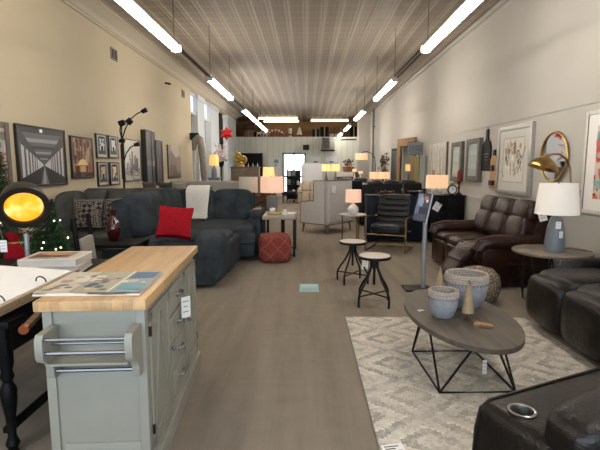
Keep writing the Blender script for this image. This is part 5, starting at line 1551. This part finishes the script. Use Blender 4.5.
mb = MB(); mb.tube([(.47 * a, -.128, .87 + .85 * b) for a, b in ((-1, -1), (1, -1), (1, 1), (-1, 1))], .01, 6, True); mb.build('piping', M['grey_linen'], t)
for x, w_, lb in ((.47, .62, 'pale framed picture with dark bottles, left of the pair on the back wall'), (1.3, .66, 'pale framed picture with red flowers, right of the pair on the back wall')):
    t = thing('framed_art', lb, 'picture', (x, 23.95, 1.9), 0, 'back wall pictures')
    mb = MB(); mb.b2((-w_ / 2, 0, -.24), (w_ / 2, .04, .24), .004); mb.build('frame', WF, t)
    art(t, 'print', -w_ / 2 + .03, w_ / 2 - .03, -.21, .21, -.0005, [('#d4d9de', FULL), ('#b9c0c8', rect(0, 0, 1, .3)), ('#4c4f57', blob(.4, .3, .12, .12)), ('#3b3c42', blob(.55, .28, .1, .1)), ('#8d5a52', blob(.65, .33, .06, .06))])
t = thing('unit_heater', 'grey unit heater with pipe fixed high on the back wall', 'heater', (1.05, 23.55, 2.74))
mb = MB(); mb.b2((-.3, -.2, -.3), (.36, .35, .33), .02); mb.build('casing', plain('heater_grey', '#8b8a84', .5, .3), t)
mb = MB(); mb.b2((-.26, -.215, -.25), (.1, -.2, .28)); mb.build('grille', M['dark_void'], t)
for k in range(7):
    mb = MB(); mb.box((-.08, -.222, -.2 + k * .07), (.34, .02, .012), rot=(.5, 0, 0)); mb.build('louver', plain('heater_grey', '#8b8a84', .5, .3), t)
mb = MB(); mb.tube([(.36, .1, .2), (.7, .1, .22), (1.5, .1, .22)], .035, 8); mb.build('pipe', M['steel'], t)
mb = MB(); mb.b2((-.34, .2, -.36), (.4, .4, -.3)); mb.build('bracket', M['dark_bronze'], t)
t = thing('wall_speaker', 'black box speaker on the board wall above the bright rear door', 'speaker', (-.05, 23.85, 2.57))
mb = MB(); mb.b2((-.16, -.1, -.13), (.16, .1, .13), .01); mb.build('cabinet', M['black_metal'], t)
mb = MB(); mb.b2((-.13, -.104, -.1), (.13, -.1, .1)); mb.build('grille', M['dark_void'], t)
mb = MB(); mb.b2((-.05, .1, -.04), (.05, .145, .04)); mb.build('bracket', M['dark_bronze'], t)
t = thing('conduit_pipe', 'grey conduit pipe running down the far right wall', 'pipe', (3.1, 21.5, 0))
mb = MB(); mb.tube([(0, 0, .01), (0, 0, 4.19)], .045, 10); mb.build('pipe', plain('conduit_grey', '#6d6f72', .5, .4), t)
mb = MB()
for z in (.6, 2.0, 3.4): mb.b2((-.05, -.02, z), (.095, .02, z + .04))
mb.build('clamp', M['dark_bronze'], t)
t = thing('bench', 'black upholstered bench in front of the rear display rack', 'bench', (-.8, 19.6, 0))
mb = MB(); mb.cushion((0, 0, .42), (.6, .4, .16), 6); mb.build('seat', M['black_leather2'], t)
for sx in (-.24, .24):
    for sy in (-.14, .14):
        mb = MB(); mb.tube([(sx, sy, 0), (sx, sy, .36)], .02, 8); mb.build('leg', M['black_metal'], t)
# lamps and goods along the rear right
cabinet('sideboard', 'long brown sideboard with the twin glowing lamps, rear right of the aisle', (.82, 15.6, 0), 0, .95, .45, .9, M['brown_wood'], 3)
for x, lb in ((.66, 'left of the twin glowing yellow lamps on the rear sideboard'), (.98, 'right of the twin glowing yellow lamps on the rear sideboard')):
    table_lamp('table_lamp', lb, (x, 15.6, .9005), [('base', M['grey_ceramic'], lambda m: m.lathe([(0, 0), (.08, 0), (.09, .1), (.06, .26), (.03, .36), (.012, .48)], 18))], .15, .14, .24, .49, M['shade_yellow'], group='twin lamps on the rear sideboard')
t = thing('arc_floor_lamp', 'arc floor lamp with wide cream shade in the far right corner', 'lamp', (2.55, 17.0, 0))
mb = MB(); mb.lathe([(0, 0), (.18, 0), (.18, .03), (0, .035)], 28); mb.build('base', M['black_metal'], t)
mb = MB(); mb.tube([(0, 0, .03), (0, 0, 1.6), (-.03, 0, 1.85), (-.12, 0, 2.02), (-.28, 0, 2.1), (-.45, 0, 2.1), (-.52, 0, 2.05)], .014, 8); mb.build('pole', M['black_metal'], t)
mb = MB(); mb.shell([(.24, 1.8), (.23, 2.04)], 28, (-.52, 0, 0)); mb.tube([(-.52, 0, 1.85), (-.52, 0, 2.06)], .012, 6); mb.build('lamp_shade', M['shade_lit'], t)
t = cabinet('console', 'low black console with two peach lamps along the far right', (2.42, 15.4, 0), 0, .8, .35, .72, M['black_wood'], 2)
for x, y, lb in ((2.26, 15.2, 'peach drum lamp, left of two on the far right console'), (2.6, 15.2, 'peach drum lamp, right of two on the far right console')):
    table_lamp('table_lamp', lb, (x, y, .7205), [('base', M['white_ceramic'], lambda m: m.lathe([(0, 0), (.07, 0), (.08, .1), (.05, .25), (.02, .33), (.012, .41)], 18))], .17, .165, .23, .42, M['shade_lit'], group='peach lamps on the console')
t = cabinet('console', 'brown console holding the two small glowing lamps, far rear right', (1.85, 16.6, 0), 0, .7, .35, .98, M['brown_wood'], 2)
for x, z, lb in ((1.73, .12, 'smaller glowing lamp at the left of the far rear console'), (1.95, .04, 'glowing lamp at the right of the far rear console')):
    table_lamp('table_lamp', lb, (x, 16.5, .9805), [('base', M['white_ceramic'], lambda m: m.lathe([(0, 0), (.04, 0), (.05, .1), (.02, .26), (.012, .27 + z)], 14))], .085, .08, .1, .27 + z, M['shade_lit'], group='small lamps on the far console')
cabinet('counter', 'brown counter with flowers and basket before the back wall', (1.6, 18.2, 0), 0, .9, .45, 1.34, M['brown_wood'], 3)
t = thing('basket', 'brown wicker basket on the rear counter under the flowers', 'basket', (1.66, 18.2, 1.3405))
mb = MB(); mb.lathe([(0, 0), (.2, 0), (.24, .2), (.22, .2), (.19, .03), (0, .02)], 24); mb.build('bowl', plain('wicker', '#95653d', .9, var=.35, scale=60), t)
mb = MB(); mb.tube([(.23 * math.cos(a), .23 * math.sin(a), .2) for a in [2 * PI * k / 24 for k in range(24)]], .015, 6, True); mb.build('rim', plain('wicker', '#95653d'), t)
t = thing('bouquet', 'dark pink bouquet rising from the wicker basket on the rear counter', 'flowers', (1.66, 18.2, 1.37))
mb = MB()
random.seed(23)
for k in range(36): mb.ball((random.gauss(0, .09), random.gauss(0, .07), .28 + random.uniform(-.06, .2)), random.uniform(.02, .04), seg=6)
mb.build('blossoms', plain('mauve_petals', '#6f4a44', .9, var=.5, scale=6), t)
mb = MB()
for k in range(10): mb.tube([(random.uniform(-.06, .06), random.uniform(-.06, .06), .02), (random.gauss(0, .08), random.gauss(0, .06), .3)], .006, 4)
mb.build('stems', M['pine'], t)
t = thing('storage_box', 'white lidded box on the rear floor stand left of the small lamps', 'box', (1.44, 17.25, 1.1705))
mb = MB(); mb.b2((-.3, -.2, 0), (.3, .2, .15), .004); mb.build('body', M['white_card'], t)
mb = MB(); mb.b2((-.31, -.21, .15), (.31, .21, .185), .004); mb.build('lid', M['white_card'], t)
t = thing('box_stand', 'black open stand carrying the white lidded box', 'stand', (1.44, 17.25, 0))
mb = MB(); mb.b2((-.33, -.22, 1.13), (.33, .22, 1.17)); mb.build('top', M['black_metal'], t)
for sx in (-.3, .3):
    for sy in (-.19, .19):
        mb = MB(); mb.b2((sx - .015, sy - .015, 0), (sx + .015, sy + .015, 1.13)); mb.build('leg', M['black_metal'], t)
t = thing('dried_plant', 'tall dried brown branch plant near the far right wall', 'plant', (2.83, 16.75, 0))
mb = MB(); mb.lathe([(0, 0), (.14, 0), (.17, .4), (.12, .6), (.1, .6), (.1, .55), (0, .55)], 20); mb.build('planter', M['grey_ceramic'], t)
mb = MB(); ml = MB()
random.seed(29)
for k in range(26):
    a = random.uniform(0, 2 * PI); r = random.uniform(.04, .17); z = random.uniform(1.3, 2.08)
    p = Vector((r * math.cos(a), r * math.sin(a), z)); mb.tube([(0, 0, .55), (p.x * .4, p.y * .4, .55 + (z - .55) * .6), p], .005, 4)
    for q in range(5):
        c = p + Vector((random.gauss(0, .04), random.gauss(0, .04), -random.random() * .35)); ml.cushion(c, (.05, .02, .06), 2.5, 2, rot=(random.random(), random.random(), random.random() * 3))
mb.build('branches', M['bark'], t); ml.build('leaves', plain('dried_leaf', '#5a4a3c', .9, var=.4), t)
t = thing('leaning_panel', 'tall black framed panel standing edge on at the far right wall', 'picture', (3.08, 15.9, 0), -82)
mb = MB(); mb.b2((-.45, 0, .0), (.45, .07, 2.18), .006); mb.build('frame', M['black_wood'], t)
art(t, 'print', -.4, .4, .1, 2.1, -.0005, [('#2a2f30', FULL), ('#3d4443', rect(.1, .1, .9, .9))])

# ------------------------------------------------------------------ storage loft
random.seed(33)
def loft(name, label, cat, x, y, group=None):
    return thing(name, label, cat, (x, y, 3.0005), 0, group)
for k, (x, w_, h_, c, lb) in enumerate(((-3.2, .5, .55, 'cardboard', 'brown carton at the far left of the loft'), (-2.75, .3, .45, 'black_wood', 'black carton next to the left loft carton'), (.95, .45, .72, 'black_wood', 'tall black carton right of the loft lamp'), (.48, .4, .6, 'navy_wood', 'dark blue carton beside the tall black loft carton'), (2.55, .4, .75, 'black_wood', 'black carton near the right end of the loft'), (1.5, .5, .35, 'white_card', 'low white carton right of the dark loft cartons'))):
    t = loft('carton', lb, 'box', x, 25.2, 'cartons in the storage loft')
    mb = MB(); mb.b2((-w_ / 2, -.2, 0), (w_ / 2, .2, h_), .004); mb.build('body', M[c], t)
    mb = MB(); mb.b2((-.03, -.202, 0), (.03, .202, h_ + .002)); mb.build('tape', M['jute'], t)
t = loft('wreath', 'red and white christmas wreath leaning in the storage loft', 'wreath', -1.7, 24.75)
mb = MB()
for k in range(60):
    a = PI * (k + .5) / 60 ; mb.ball((.42 * math.cos(a) + random.gauss(0, .02), random.gauss(0, .03), .2 + .32 * math.sin(a) + random.gauss(0, .02)), random.uniform(.04, .06), seg=6)
mb.build('garland', plain('wreath_pink', '#b0685c', .9, var=.5, scale=5), t)
mb = MB()
for k in range(7):
    a = PI * (k + .5) / 7; mb.ball((.42 * math.cos(a), -.06, .2 + .32 * math.sin(a)), .05, seg=8)
mb.build('baubles', M['white_ceramic'], t)
mb = MB(); mb.b2((-.5, -.06, 0), (.5, .06, .16), .01); mb.build('foot', M['dark_bronze'], t)
for x, lb in ((-2.35, 'white reindeer figure, left of two in the storage loft'), (-2.05, 'white reindeer figure, right of two in the storage loft')):
    t = loft('reindeer_figure', lb, 'figure', x - .2, 24.4, 'reindeer figures in the loft')
    mb = MB(); mb.cushion((0, 0, .34), (.26, .12, .14), 2.6, 6); mb.tube([(.1, 0, .36), (.14, 0, .5)], .035); mb.ball((.17, 0, .53), .045, (1.4, .8, .9), 8)
    for sx in (-.09, .09):
        for sy in (-.035, .035): mb.tube([(sx, sy, .3), (sx, sy, 0)], .016, 6)
    mb.build('body', M['white_ceramic'], t)
    mb = MB()
    for s in (-1, 1): mb.tube([(.15, s * .02, .56), (.13, s * .06, .64), (.15, s * .09, .72)], .008, 5)
    mb.build('antlers', M['jute'], t)
t = loft('floor_lamp', 'lamp with white bell shade standing in the storage loft', 'lamp', -.42, 25.0)
mb = MB(); mb.lathe([(0, 0), (.1, 0), (.1, .02), (.02, .04), (.015, .5), (0, .5)], 16); mb.build('base', M['dark_bronze'], t)
mb = MB(); mb.shell([(.16, .3), (.1, .5), (.04, .7)], 24); mb.build('lamp_shade', M['shade_off'], t)
for k, (x, h_, lb) in enumerate(((-2.62, .75, 'brown paper roll at the left in the loft'), (-.95, .72, 'pale post standing left of the bell shaded loft lamp'), (1.95, .7, 'brown paper roll at the right in the loft'))):
    t = loft('paper_roll', lb, 'roll', x, 25.9, 'rolls in the storage loft')
    mb = MB(); mb.tube([(0, 0, 0), (0, 0, h_)], .09, 14); mb.build('roll', M['cardboard' if k != 1 else 'white_card'], t)
    mb = MB(); mb.tube([(0, 0, h_ * .45), (0, 0, h_ * .55)], .092, 14); mb.build('band', M['ink'], t)
t = loft('loft_rack', 'dark wooden rack along the left end of the loft', 'rack', -3.05, 26.2)
mb = MB()
for x in (-.5, 0, .5): mb.b2((x - .03, -.2, 0), (x + .03, .2, 1.0))
mb.build('posts', M['brown_wood'], t)
for z in (.3, .7, .97):
    mb = MB(); mb.b2((-.5, -.2, z), (.5, .2, z + .03)); mb.build('shelf_board', M['brown_wood'], t)
